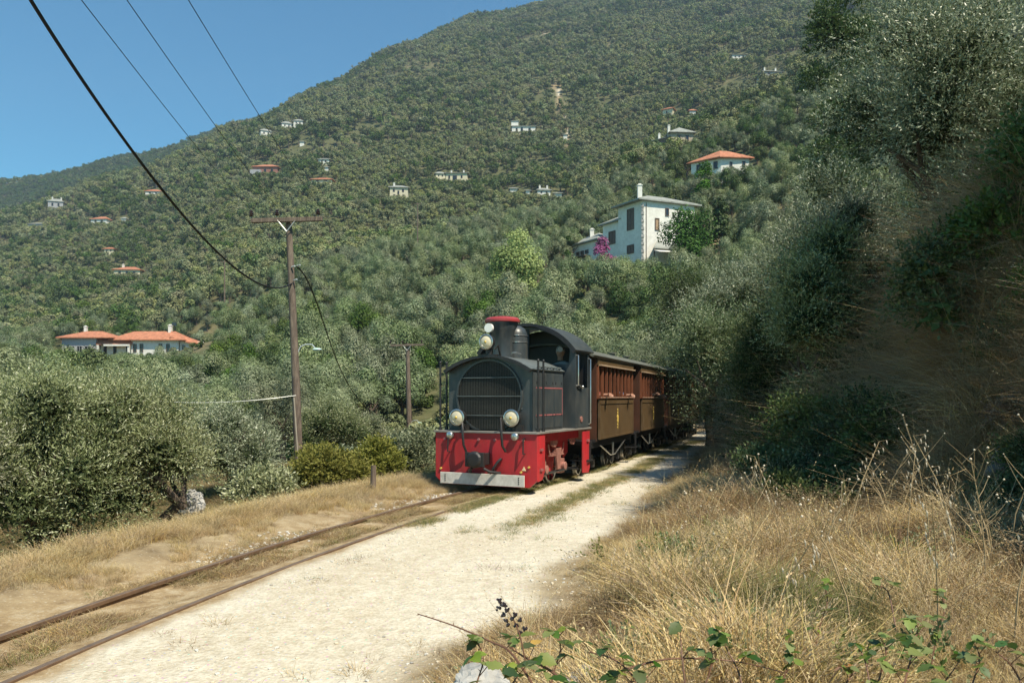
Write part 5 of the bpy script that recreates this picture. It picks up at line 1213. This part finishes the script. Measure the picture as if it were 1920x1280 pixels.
for (u, v0, v1, Y, lb) in ((421, 530, 488, 120., 'thin distant pole standing in the olives left of the tall utility pole'), (783, 440, 380, 150., 'thin distant pole on the slope below the tower house')):
    f = at(u, v0+18, Y); root = empty('distant_pole', f, 0, lb, 'pole'); h = (v0+18-v1)*Y/F; b = MB(); b.tube([(0,0,-1.5),(0,0,h)], [.13,.09], 8); b.build('post', M['pole'], root)
    b = MB(); b.box((0,0,h-.25),(1.2,.1,.12)); b.build('cross_arm', M['pole'], root)
def wire(label, pts, r, name='power_line', m=None, n=70):
    P = np.array([tuple(p) for p in pts]); t0 = np.linspace(0, 1, len(P)); tt = np.linspace(0, 1, n); deg = min(3, len(P)-1)
    Q_ = np.stack([np.polyval(np.polyfit(t0, P[:,k], deg), tt) for k in range(3)], 1) if len(P) > 2 else np.stack([np.interp(tt, t0, P[:,k]) for k in range(3)], 1)
    b = MB(); b.tube([tuple(q) for q in Q_], r, 6); o = b.build(name, m or M['wire'], None, smooth=True); tag(o, label, 'cable'); return o
ins = [at(470, 393, 20.84), at(522, 391, 20.84), at(600, 388, 20.84)]
ends = [at(155, 0, 9.0), at(240, 0, 9.0), at(355, 0, 9.0)]
for i, (a, e) in enumerate(zip(ins, ends)):
    d = e - a; far = a + d*2.15 + Vector((0,0,.35)); mid = a + d*.5 - Vector((0,0,.10))
    wire('thin power line, %s of the three parallel ones crossing the sky' % ['leftmost','middle','rightmost'][i], [a, mid, e, a + d*1.6 + Vector((0,0,.14)), far], .0058)
wire('thick black cable sagging across the sky to the tall pole', [(-4.55,6.0,6.05),(-4.62,7.5,5.33),(-4.95,10,4.61),(-5.5,14.2,4.11),(-5.95,18.3,4.20),tuple(at(546,533,20.85))], .021)
wire('black cable running down from the tall pole to the farther pole', [at(556,498,20.85), at(600,590,25.5), at(640,690,31.5), at(690,768,39.5), at(766,792,45.8)], .022)
wire('pale thin wire running level to the left from the tall pole', [at(555,741,20.8), at(450,752,20.0), at(340,754,19.0), at(200,745,18.0)], .006, m=M['galv'])
# wooden stake at the verge
p = at(700, 934, 11.3); z_ = tz(p.x, p.y); b = MB(); b.tube([(0,0,-.2),(0,0,.20),(.005,0,.40)], [.042,.042,.038], 9); o = b.build('wooden_stake', M['pole'], None, loc=(p.x, p.y, z_)); tag(o, 'short weathered wooden stake in dry grass left of the track', 'stake')

# ------------------------------------------------------------------ rocks
def rock(label, x, y, z, r, sc, seed, name='rock', cat='rock'):
    g = np.random.default_rng(seed); bm_ = bmesh.new(); bmesh.ops.create_icosphere(bm_, subdivisions=4, radius=r)
    ph = g.random(6)*6
    for v_ in bm_.verts:
        c = v_.co/r; k = 1 + .22*math.sin(c.x*4+ph[0])*math.cos(c.y*3+ph[1]) + .13*math.sin(c.z*7+ph[2]+c.x*5) + .06*math.sin(c.y*15+ph[3])*math.sin(c.z*13+ph[4]) + .04*math.sin(c.x*27+ph[5])
        v_.co = Vector((c.x*sc[0], c.y*sc[1], c.z*sc[2]))*r*k
    me = bpy.data.meshes.new(name); bm_.to_mesh(me); bm_.free(); me.materials.append(M['rock']); o = link(name, me, None, (x, y, z)); o.rotation_euler = (0,0,g.random()*6); return tag(o, label, cat)
p = at(905, 1285, 2.6); rock('pale limestone rock under the brambles at the bottom edge', p.x, p.y, p.z-.02, .13, (1.3,.8,.5), 1)
p = at(1090, 1268, 2.7); rock('small pale rock right of the brambles at the bottom edge', p.x, p.y, p.z-.02, .08, (1.3,.8,.5), 2)
p = at(1925, 850, 6.6); bo_ = rock('grey boulder at the right edge of the photo in the shade', p.x, p.y, p.z-.12, .25, (1.2,.9,.8), 3, 'boulder', 'boulder'); bo_.data.materials[0] = mat('shaded_grey_brown_boulder', (.15,.135,.115), .95, var=.4, vs=6, dirt=(.06,.055,.045), dirt_amt=.7, bump=.8, bs=12)  # darker than the other rocks: shade painted into the boulder colour
p = at(358, 948, 10.3); rock('white rock pile behind the leaning olive trunks at the left', p.x, p.y, p.z, .22, (.9,.8,.9), 4)
p = at(1750, 960, 6.2); 

# ------------------------------------------------------------------ grass, weeds and gravel
def tuft(g, n, h, spread, w, lean=.5, seg=3, heads=0.0, hs=.0055):
    """a tuft of bent blades, optionally with seed heads"""
    V_=[]; F_=[]; T_=[]; base = 0
    a = g.random(n)*6.283; rr = spread*np.sqrt(g.random(n)); P = np.stack([rr*np.cos(a), rr*np.sin(a), np.full(n,-.02)], 1)
    b_ = a + g.normal(size=n)*.9; D = np.stack([np.cos(b_), np.sin(b_), np.zeros(n)], 1); H = h*(.5+.6*g.random(n)); le = lean*(.3+g.random(n))
    Sd = np.stack([-np.sin(b_), np.cos(b_), np.zeros(n)], 1); Sd = unit(Sd*.7 + g.normal(size=(n,3))*.4)
    ring = []
    for k in range(seg+1):
        t_ = k/seg; c = P + D*(le*H*t_**2)[:,None] + np.array([0,0,1.])*(H*(t_-.25*le*t_**2))[:,None]
        wd = (w*(1-t_*.85))*.5; ring.append((c-Sd*wd, c+Sd*wd))
    vs = np.stack([x for pr in ring for x in pr], 1)               # n, 2(seg+1), 3
    V_.append(vs.reshape(-1,3)); m_ = 2*(seg+1)
    tt = g.random(n)
    for k in range(seg):
        f = np.stack([np.arange(n)*m_+2*k, np.arange(n)*m_+2*k+1, np.arange(n)*m_+2*k+3, np.arange(n)*m_+2*k+2], 1); F_.append(f); T_.append(np.clip(tt*.8+.1*k, 0, 1))
    base = n*m_; tip = (ring[-1][0]+ring[-1][1])/2; prev = (ring[-2][0]+ring[-2][1])/2
    if heads > 0:
        s_ = np.where(g.random(n) < heads)[0]
        for j in range(7):
            q_ = tip[s_] + (prev[s_]-tip[s_])*(j*.12) + g.normal(size=(len(s_),3))*hs*.5; ax = unit(tip[s_]-prev[s_] + g.normal(size=(len(s_),3))*.35*np.linalg.norm(tip[s_]-prev[s_],axis=1,keepdims=True)+1e-6)
            v, f = rhomb(q_, ax, unit(np.cross(ax, g.normal(size=(len(s_),3)))), hs*2, hs*.8); V_.append(v); F_.append(f+base); base += len(v); T_.append(.5+.5*g.random(len(s_)))
    return np.concatenate(V_), np.concatenate(F_), np.concatenate(T_)
gt = np.random.default_rng(77)
def tsrc(n, h, sp, w, mt, **k): v, f, ti = tuft(gt, n, h, sp, w, **k); return src('tuft', np_mesh('tuft', v, f, M[mt], ti))
T_dry = [tsrc(62, .25, .13, .0050, 'grass_dry', heads=.3, lean=.9) for _ in range(3)] + [tsrc(56, .20, .14, .0050, 'grass_brown', lean=1.2, heads=.3) for _ in range(2)] + [tsrc(36, .2, .12, .0045, 'grass_green', lean=.8)]
T_long = [tsrc(50, .42, .13, .0065, 'grass_brown', heads=.4, lean=1.8, seg=4) for _ in range(2)] + [tsrc(46, .40, .13, .0065, 'grass_pale', heads=.3, lean=1.7, seg=4) for _ in range(2)]
T_stalk = [tsrc(7, .62, .10, .0045, m_, heads=.9, hs=.009, lean=.7, seg=4) for m_ in ('grass_pale','grass_dry','grass_brown')] + [tsrc(16, .42, .10, .006, 'grass_brown', heads=.6, hs=.008, lean=.5)]
T_short = [tsrc(34, .10, .10, .004, 'grass_dry', lean=1.2), tsrc(34, .09, .10, .004, 'grass_brown', lean=1.4), tsrc(34, .10, .10, .0045, 'grass_green', lean=1.1)]
def dens_points(n, x0, x1, y0, y1, fn):
    x = x0 + gt.random(n)*(x1-x0); y = y0 + gt.random(n)*(y1-y0); p = fn(x, y); k = gt.random(n) < p; return x[k], y[k]
def inview(x, y, m=150):
    z = terrain(x, y); u = CX+F*x/np.maximum(y,.3); return (y > .8) & (u > -m) & (u < 1920+m)
def wmix(x, y):
    return vnoise(x, y, 1.3, 61)
# right verge and mound
x, y = dens_points(70000, -1.5, 7.5, 1.2, 21, lambda x, y: (sstep(.0, .5, x-road_r(y)+.35*(vnoise(x,y,.5,3)-.5)))*(.25+.75*sstep(.22,.42,vnoise(x,y,.55,131)))*inview(x, y)*(1-.6*sstep(3.0, 4.5, x-road_r(y)))*np.clip(1.25-y*.04, .3, 1))
nz = wmix(x, y); vi = np.where(nz < .5, gt.integers(3,5,len(x)), np.where(nz > .80, 5, gt.integers(0,3,len(x)))); vi = np.where(gt.random(len(x)) < .22, gt.integers(0,6,len(x)), vi)
dist = np.hypot(x, y); r_ = x-road_r(y)
scatter('dry_grass', np.stack([x,y,terrain(x,y)],1), gt.random(len(x))*6.28, (.45+.8*gt.random(len(x))**1.5)*(.38+.62*sstep(.1,1.5,r_))*(.45+1.15*vnoise(x,y,.45,71)**1.3)*np.clip(.8+dist*.05,.7,1.3), vi, T_dry, 'golden dry grass covering the verge at the lower right', tilt=gt.normal(size=(len(x),2))*.18)
print('grass', len(x))
x, y = dens_points(9000, -.6, 7.5, 1.6, 21, lambda x, y: (sstep(.25, 1.6, x-road_r(y)))*inview(x, y)*sstep(.38,.62,vnoise(x,y,.8,111)))
scatter('tall_dry_stalks', np.stack([x,y,terrain(x,y)],1), gt.random(len(x))*6.28, (.45+.65*gt.random(len(x)))*(.55+.45*sstep(2.5,5,y)), gt.integers(0,4,len(x)), T_stalk, 'taller seed bearing stalks standing in the dry grass', tilt=gt.normal(size=(len(x),2))*.28)
LW_ = []
for k_ in range(3):
    gg = np.random.default_rng(500+k_); c, r = lobes(gg, 5, .12, .12, .08, .08); v, f, ti = sprays(gg, 26, c, np.full(5,.05), 6, .16, .032, .016); LW_.append(src('weed', np_mesh('weed', v, f, M[('bramble','grass_green','olive')[k_]], ti)))
x, y = dens_points(2600, -.6, 7.5, 2.6, 20, lambda x, y: (sstep(.2, 1.0, x-road_r(y)))*inview(x, y)*sstep(.55,.72,vnoise(x,y,.7,121)))
scatter('leafy_weeds', np.stack([x,y,terrain(x,y)+.03],1), gt.random(len(x))*6.28, .35+.55*gt.random(len(x)), gt.integers(0,3,len(x)), LW_, 'small leafy green weeds among the dry grass')

# hanging brown grass on the bank
x, y = dens_points(130000, 3.0, 12, 4.0, 27, lambda x, y: sstep(-.3,.4,(x-road_r(y))-np.interp(y,[0,5,8,13,20,30],[4.4,4.0,3.0,2.5,1.5,1.6]))*inview(x,y,250)*(x < road_r(y)+7))
zz = terrain(x, y)
scatter('bank_grass', np.stack([x,y,zz],1), gt.random(len(x))*6.28, (.5+.6*gt.random(len(x))**1.5)*(.35+1.2*vnoise(x,y,.5,73))*np.clip(.13*y,.75,1.9), np.where(vnoise(x,y,.45,75) > .52, gt.integers(2,4,len(x)), gt.integers(0,2,len(x))), T_long, 'long brown dry grass hanging down the shaded bank', tilt=np.stack([gt.normal(size=len(x))*.25, -.35+gt.normal(size=len(x))*.35],1))
BB = []
for k_ in range(4):
    gg = np.random.default_rng(700+k_); c, r = lobes(gg, 7, .32, .32, .2, .2, (.35,.6)); v, f, ti = sprays(gg, 420, c, r, 6, .2, .04, .02); BB.append(src('scrub', np_mesh('scrub', v, f, M[('oak','olive_shaded','grass_brown','olive_shaded')[k_]], ti)))
x, y = dens_points(16000, 3.0, 12, 5.0, 24, lambda x, y: .30*sstep(.0,.5,(x-road_r(y))-np.interp(y,[0,5,8,13,20,30],[4.4,4.0,3.0,2.5,1.5,1.6]))*inview(x,y,250)*sstep(.50,.66,fbm(x,y+0*x,1.4,141,3))*(x < road_r(y)+6.5))
scatter('bank_scrub', np.stack([x,y,terrain(x,y)-.03],1), gt.random(len(x))*6.28, .35+.6*gt.random(len(x)), gt.integers(0,4,len(x)), BB, 'patches of low scrub and creepers clinging to the shaded bank')
print('scrub', len(x))
# left verge
def lv(x, y):
    s = x-track_x(y); return np.maximum(sstep(.95, 1.5, -s+.5*(vnoise(x,y,.6,5)-.5)), .8*sstep(.5, .75, -s)*sstep(.3, .5, vnoise(x,y,.5,6)))*inview(x,y)*np.clip(1.3-y*.03,.3,1)
x, y = dens_points(90000, -14, 1.5, 3.5, 30, lv); s = x-track_x(y)
nz = vnoise(x,y,1.5,83); vi = np.where(nz < .62, gt.integers(0,3,len(x)), np.where(nz < .72, gt.integers(3,5,len(x)), 5)); vi = np.where(s < -3.5, np.where(gt.random(len(x)) < .6, 5, 3), vi)
scatter('verge_grass', np.stack([x,y,terrain(x,y)],1), gt.random(len(x))*6.28, (.45+.6*gt.random(len(x)))*(.48+.52*sstep(.8,2.0,-s)), vi, T_dry, 'yellow dry grass along the left side of the track', tilt=gt.normal(size=(len(x),2))*.15)
print('left', len(x))
# short growth between the rails, beside the right rail and on the middle strip of the road
def btw(x, y):
    s = x-track_x(y); rw = road_r(y)-track_x(y); n_ = vnoise(x,y,.5,91)
    a = ((abs(s+.10) < .24)*sstep(.25,.5,n_)*1.0 + (abs(s-.52) < .14)*sstep(.2,.5,n_)*sstep(8,9.5,y)*1.0 + (abs(s+.5) < .16)*.5*sstep(.4,.6,n_))
    c = np.exp(-((s-.62*rw)/.16)**2)*sstep(7.5,10,y)*sstep(.35,.6,vnoise(x,y,.9,92))
    d = .035*(s > .5)*(n_ > .7)
    return np.clip(a + c + d, 0, 1)*inview(x,y)
x, y = dens_points(120000, -4, 8, 3, 26, btw); s = x-track_x(y)
nz = gt.random(len(x)); vi = np.where((s > .35) & (y > 7.5), np.where(nz < .72, 2, 0), np.where(nz < .5, 1, np.where(nz < .85, 0, 2)))
scatter('track_weeds', np.stack([x,y,terrain(x,y)],1), gt.random(len(x))*6.28, .45+.6*gt.random(len(x)), vi, T_short, 'short dry weeds between the rails and on the middle of the road')
print('btw', len(x))
# pebbles
def peb(seed, c):
    g = np.random.default_rng(seed); bm_ = bmesh.new(); bmesh.ops.create_icosphere(bm_, subdivisions=1, radius=1)
    for v_ in bm_.verts: v_.co *= .75+.5*g.random(); v_.co.z *= .6
    me = bpy.data.meshes.new('pebble'); bm_.to_mesh(me); bm_.free(); me.materials.append(c); return src('pebble', me)
PB = [peb(1, mat('white_pebble', (.50,.48,.43), .9, var=.25)), peb(2, mat('cream_pebble', (.55,.48,.36), .9, var=.2)), peb(3, mat('grey_pebble', (.30,.28,.25), .9, var=.3))]
def gr(x, y):
    s = x-track_x(y); r = x-road_r(y); n_ = vnoise(x,y,.8,101)
    return np.clip(.9*np.exp(-((s+.62)/.20)**2)*sstep(.4,.62,n_) + .5*np.exp(-((s-.72)/.14)**2)*sstep(.5,.7,n_) + .10*(s > .6)*(r < .4) + .25*np.exp(-(r/.25)**2)*(s > .6), 0, 1)*inview(x,y)
x, y = dens_points(150000, -5, 8, 2.5, 24, gr); s = x-track_x(y)
vi = np.where(s < -.3, gt.choice(3, len(x), p=[.75,.15,.10]), gt.choice(3, len(x), p=[.5,.42,.08])); sc = np.where(s < -.3, .006+.018*gt.random(len(x))**2, .004+.012*gt.random(len(x))**3)
scatter('gravel_stones', np.stack([x,y,terrain(x,y)+sc*.3],1), gt.random(len(x))*6.28, sc, vi, PB, 'white gravel chips along the rails and on the road')
print('peb', len(x))

# tall dry weeds, each its own plant
def tall_weed(label, x, y, h, seed, kind):
    g = random.Random(seed); root = empty('dry_weed', (x, y, tz(x, y)), 0, label, 'dry weed'); b = MB(); hd_ = MB(); dx, dy = g.uniform(-.35,.35), g.uniform(-.3,.2)
    def P(t_): return Vector((dx*h*t_*t_, dy*h*t_*t_, h*t_))
    b.tube([P(0), P(.35), P(.7), P(1)], [.0045,.004,.003,.0015], 5)
    if kind == 0:            # branching, pale round heads
        for i in range(9):
            t_ = .45+.055*i; a = g.uniform(0,6.28); L_ = h*g.uniform(.15,.32); e = P(t_)+Vector((math.cos(a)*L_*.6, math.sin(a)*L_*.6, L_*.8)); b.tube([P(t_), P(t_).lerp(e,.5)+Vector((0,0,-.01)), e], [.002,.0016,.001], 4); hd_.sphere(e, g.uniform(.004,.007), 7, 5)
        hd_.sphere(P(1), .007, 7, 5)
    else:                    # oat like drooping spikelets
        for i in range(16):
            t_ = .6+.4*i/15; a = g.uniform(0,6.28); L_ = .05*g.uniform(.6,1.3); p = P(t_); e = p+Vector((math.cos(a)*L_, math.sin(a)*L_, .01)); b.tube([p, e], .0008, 3); hd_.tube([e, e+Vector((.004,0,-.012)), e+Vector((.006,0,-.03))], [.001,.0045,.0008], 5)
    b.build('stem', M['straw'], root); hd_.build('seed_heads', M['seed'], root)['kind'] = 'stuff'
M['straw'] = mat('straw_stem', (.36,.27,.15), .8); M['seed'] = mat('pale_seed_head', (.58,.50,.38), .85, var=.25)
ws = [(1335,1150,4.2,.62,0),(1405,1130,5.0,.78,0),(1470,1140,5.2,.8,1),(1530,1120,4.4,.66,0),(1585,1120,5.0,.86,1),(1640,1130,5.6,.80,0),(1700,1130,4.6,.8,1),(1745,1100,5.2,.95,0),(1800,1100,4.4,.85,1),(1850,1110,4.0,.74,0),(1890,1090,4.8,1.0,0),(1250,1060,5.6,.40,0),(1160,1130,4.6,.36,1),(1600,1180,3.3,.6,0),(1760,1200,3.1,.62,1),(1450,1220,3.3,.5,1),(1900,1180,3.0,.7,1)]
for i, (u, v, Y, h, k) in enumerate(ws):
    p = at(u, v, Y); tall_weed('%s dry weed with %s, %s weed from the left in the grass' % (('tall' if h > .7 else 'low'), ('pale round seed heads','drooping oat like spikes')[k], ('%s' % ['first','second','third','fourth','fifth','sixth','seventh','eighth','ninth','tenth','eleventh','twelfth','thirteenth','fourteenth','fifteenth','sixteenth','seventeenth'][sorted(range(len(ws)), key=lambda q: ws[q][0]).index(i)])), p.x, p.y, h, 100+i, k)
# ------------------------------------------------------------------ brambles in the foreground
def leaf_mesh(L, W, seed):
    g = random.Random(seed); n = 7; vs = []; fs = []
    for i in range(n+1):
        t_ = i/n; w = W*.5*math.sin(math.pi*min(1, t_**.8))**.8*(1-.15*t_) if 0 < i < n else 0.0
        z = -.18*L*t_*t_; j = (.10*W if i % 2 else -.02*W) if 0 < i < n else 0
        vs += [(-(w+j), L*t_, z+.22*w), (0, L*t_, z), (w+j, L*t_, z+.22*w)]
    for i in range(n):
        a = i*3; fs += [(a, a+1, a+4, a+3), (a+1, a+2, a+5, a+4)]
    me = np_mesh('leaf', np.array(vs), np.array(fs), None, np.full(len(fs), g.random())); return me
def leafset(m): 
    out = []
    for i in range(3): me = leaf_mesh(1.0, .72, i); me.materials.append(m); out.append(me)
    return out
M['yleaf'] = leafmat('yellow_bramble_leaf', [(.55,.38,.03), (.62,.45,.05), (.66,.5,.08)], .5, .3, .4)
M['rleaf'] = leafmat('reddish_bramble_leaf', [(.30,.09,.03), (.36,.14,.05), (.30,.16,.05)], .6, .3, .3)
M['dleaf'] = leafmat('dark_bramble_leaf', [(.03,.07,.012), (.05,.10,.02), (.06,.12,.03)], .45, .4, .25)
M['cane'] = mat('bramble_cane', (.15,.075,.045), .6, var=.3)
LS = {'g': leafset(M['bramble']), 'y': leafset(M['yleaf']), 'r': leafset(M['rleaf']), 'd': leafset(M['dleaf'])}
def bramble(label, ctrl, leaves, seed, rad=.0032, thorns=True):
    """ctrl: cane points; leaves: (t, size, kinds) clusters of three to five leaflets"""
    g = random.Random(seed); root = empty('bramble', ctrl[0], 0, label, 'bramble'); C0 = Vector(ctrl[0]); P = [Vector(c)-C0 for c in ctrl]
    def ev(t_):
        q_ = t_*(len(P)-1); i = min(int(q_), len(P)-2); f = q_-i
        a, b_, c, d = P[max(i-1,0)], P[i], P[i+1], P[min(i+2,len(P)-1)]
        return .5*((2*b_)+(c-a)*f+(2*a-5*b_+4*c-d)*f*f+(3*b_-a-3*c+d)*f**3)
    b = MB(); N_ = 24; b.tube([ev(i/N_) for i in range(N_+1)], [rad*(1.1-.7*i/N_) for i in range(N_+1)], 6)
    if thorns:
        for i in range(22):
            t_ = (i+.5)/22; p = ev(t_); a = g.uniform(0,6.28); b.tube([p, p+Vector((math.cos(a),math.sin(a)*.5,math.sin(a)))*.009], [.0016,.0003], 4)
    for (t_, sz, kinds) in leaves:
        p = ev(t_); a0 = g.uniform(0,6.28); tp = p+Vector((math.cos(a0)*.6, math.sin(a0)*.3-.15, .7)).normalized()*sz*.8; b.tube([p, tp], .0012, 4)
        for k, kd in enumerate(kinds):
            me = LS[kd][g.randrange(3)]; o = link('leaf', me, root, tp)
            az = a0 + (k-(len(kinds)-1)/2)*1.25; pitch = g.uniform(-.5,.45)
            o.rotation_euler = (Matrix.Rotation(az,3,'Z') @ Matrix.Rotation(pitch,3,'X') @ Matrix.Rotation(g.uniform(-.6,.6),3,'Y')).to_euler(); s_ = sz*g.uniform(.62,1.0); o.scale = (s_, s_, s_)
    b.build('cane', M['cane'], root, smooth=True); return root
B = lambda *a: [tuple(at(*p)) for p in a]
bramble('long thorny bare bramble cane reaching left over the pale road', B((1010,1300,1.9),(960,1225,1.95),(920,1202,2.0),(850,1172,2.05),(783,1150,2.1)), [(.32,.03,'gd')], 1)
bramble('bramble with one bright yellow leaf at the bottom centre', B((1120,1330,1.9),(1040,1262,1.95),(985,1232,2.0),(955,1212,2.05)), [(.15,.055,'dgd'),(.4,.055,'gdg'),(.62,.05,'yrg'),(.8,.05,'ddg'),(.97,.055,'ggg')], 2, .004)
bramble('bramble sprig carrying dark berries above the road', B((985,1240,1.95),(976,1195,1.96),(965,1165,1.97),(950,1142,1.98),(938,1124,1.98)), [], 3, .002, False)
g_ = random.Random(5); b = MB()
root3 = bpy.data.objects['bramble.002']
for i, (u, v) in enumerate(((936,1126),(941,1131),(948,1133),(935,1140),(951,1143),(944,1152),(965,1152),(960,1160),(948,1165),(975,1160),(954,1170),(984,1178),(975,1186),(968,1172))):
    p = at(u, v, 1.97)-root3.location; bb = MB()
    for k in range(7): bb.sphere(p+Vector((g_.uniform(-1,1),g_.uniform(-1,1),g_.uniform(-1,1)))*.0045, .0035, 6, 4)
    bb.build('berry', M['insul'], root3)
bramble('bramble with a cluster of green leaves right of the yellow leaf', B((1230,1340,1.9),(1190,1270,2.0),(1150,1235,2.05),(1105,1222,2.1)), [(.3,.055,'ggd'),(.5,.055,'gdg'),(.7,.05,'dgg'),(.95,.05,'ggd')], 4)
bramble('long arching bramble cane across the grass at the bottom right', B((1150,1262,2.2),(1250,1235,2.3),(1370,1238,2.4),(1480,1262,2.3)), [(.05,.05,'gg'),(.42,.05,'g'),(.75,.055,'gd')], 5)
bramble('upright bramble shoot with a single dark leaf at its tip', B((1290,1330,2.1),(1280,1240,2.15),(1276,1195,2.2)), [(.55,.04,'g'),(.98,.05,'dg')], 6)
bramble('bramble shoot with four leaves in the grass, middle of the bottom right', B((1400,1330,2.1),(1385,1260,2.15),(1362,1215,2.2),(1356,1195,2.2)), [(.4,.06,'dgg'),(.7,.055,'gdg'),(.98,.05,'dgg')], 7)
bramble('low bramble with reddish leaves at the bottom right', B((1560,1330,2.2),(1590,1275,2.3),(1600,1262,2.3)), [(.5,.05,'rrg'),(.9,.045,'rgr')], 8)
bramble('bushy bramble with bright green leaves at the bottom right', B((1680,1340,2.1),(1700,1265,2.2),(1712,1215,2.25),(1722,1175,2.3)), [(.25,.06,'ggg'),(.45,.06,'gggg'),(.65,.055,'ggdg'),(.82,.05,'ggg'),(.98,.05,'gggg')], 9)
bramble('bramble left of the bushy one at the bottom right', B((1640,1340,2.2),(1625,1250,2.3),(1612,1215,2.35)), [(.5,.05,'dgd'),(.9,.045,'ddg')], 10)
bramble('bramble with bright leaves below the bushy one at the bottom right', B((1760,1340,2.0),(1765,1290,2.1),(1790,1252,2.1)), [(.4,.06,'ggg'),(.7,.06,'ggg'),(.98,.055,'ggd')], 11)
bramble('bramble with dark leaves in the bottom right corner', B((1935,1340,2.1),(1910,1270,2.2),(1890,1240,2.2),(1868,1222,2.2)), [(.3,.06,'gdg'),(.6,.055,'ddg'),(.95,.05,'dgd')], 12)
bramble('small bramble shoot in the middle of the dry grass', B((1680,1180,3.0),(1665,1110,3.1),(1640,1095,3.1)), [(.5,.05,'ggg'),(.95,.045,'gg')], 13)
bramble('bramble leaves at the bottom edge beside the pale rock', B((950,1340,1.8),(960,1285,1.85),(975,1262,1.9)), [(.4,.055,'dgd'),(.8,.05,'gdg'),(.98,.05,'dg')], 14)
bramble('bramble low at the bottom edge right of the centre', B((1120,1340,1.9),(1160,1290,2.0),(1215,1268,2.0)), [(.4,.05,'gdg'),(.7,.05,'ggd'),(.98,.045,'dg')], 15)

for i, (u, v, Y, lb) in enumerate(((900,1262,1.8,'bramble tuft of small leaves left of the pale rock at the bottom edge'),(1045,1240,2.0,'bramble tuft beside the yellow leaf, on its right'),(1330,1262,2.1,'bramble tuft under the arching cane at the bottom edge'),(1475,1255,2.2,'bramble tuft in the bottom grass right of the four leaf shoot'),(1655,1252,2.0,'bramble tuft touching the bottom edge left of the bright bushy one'),(1830,1262,2.0,'bramble tuft touching the bottom edge left of the corner bramble'),(1545,1150,2.8,'lone green bramble sprig in the dry grass above the bottom row'),(1765,1165,2.7,'green bramble sprig in the dry grass above the bright bushy one'))):
    bramble(lb, B((u-20,v+90,Y),(u-8,v+25,Y+.05),(u+6,v-22,Y+.08),(u+2,v-48,Y+.1)), [(.25,.045,'gdg'),(.45,.05,'ggg'),(.62,.045,'dgg'),(.8,.045,'ggd'),(.98,.04,'ggg')], 60+i, .0026)
# bare twig bush at the right edge, pale crossing stalks
def twigs(label, x, y, h, seed, n=9):
    g = random.Random(seed); root = empty('dry_twig_bush', (x, y, tz(x, y)), 0, label, 'dry bush'); b = MB()
    for i in range(n):
        a = g.uniform(0,6.28); e = Vector((math.cos(a)*h*g.uniform(.3,.9), math.sin(a)*h*.4, h*g.uniform(.5,1))); m_ = e*.5+Vector((0,0,h*.1)); b.tube([(0,0,-.05), m_, e], [.006,.004,.001], 5)
        for k in range(5):
            t_ = g.uniform(.4,1); p = m_.lerp(e, max(0,t_*2-1)) if t_ > .5 else m_*t_*2; q_ = p+Vector((g.uniform(-1,1),g.uniform(-.5,.5),g.uniform(-.2,1)))*h*.28; b.tube([p, q_], [.002,.0006], 4)
    b.build('twigs', M['straw'], root)
twigs('bare pale twig bush in front of the boulder at the right edge', 3.9, 6.0, .75, 1, 10)
twigs('bare twig bush left of the boulder below the dark bank', 3.4, 6.8, .6, 2, 8)
twigs('bare twig bush in the corner of the grass at the right edge', 2.9, 4.6, .55, 3, 7)

# ------------------------------------------------------------------ haze
b = MB(); b.b2((-2300,-25,-12),(2600,1560,640)); hz = b.build('haze', [], None); hz['kind'] = 'stuff'; hz['label'] = 'thin blue summer haze between the camera and the mountain'
hm = bpy.data.materials.new('haze_air'); hm.use_nodes = True; n_ = hm.node_tree.nodes; n_.clear(); o_ = n_.new('ShaderNodeOutputMaterial'); pv = n_.new('ShaderNodeVolumePrincipled')
pv.inputs['Color'].default_value = (.62,.78,1.0,1); pv.inputs['Density'].default_value = .00020; pv.inputs['Anisotropy'].default_value = .2
hm.node_tree.links.new(pv.outputs[0], o_.inputs['Volume']); hz.data.materials.append(hm)
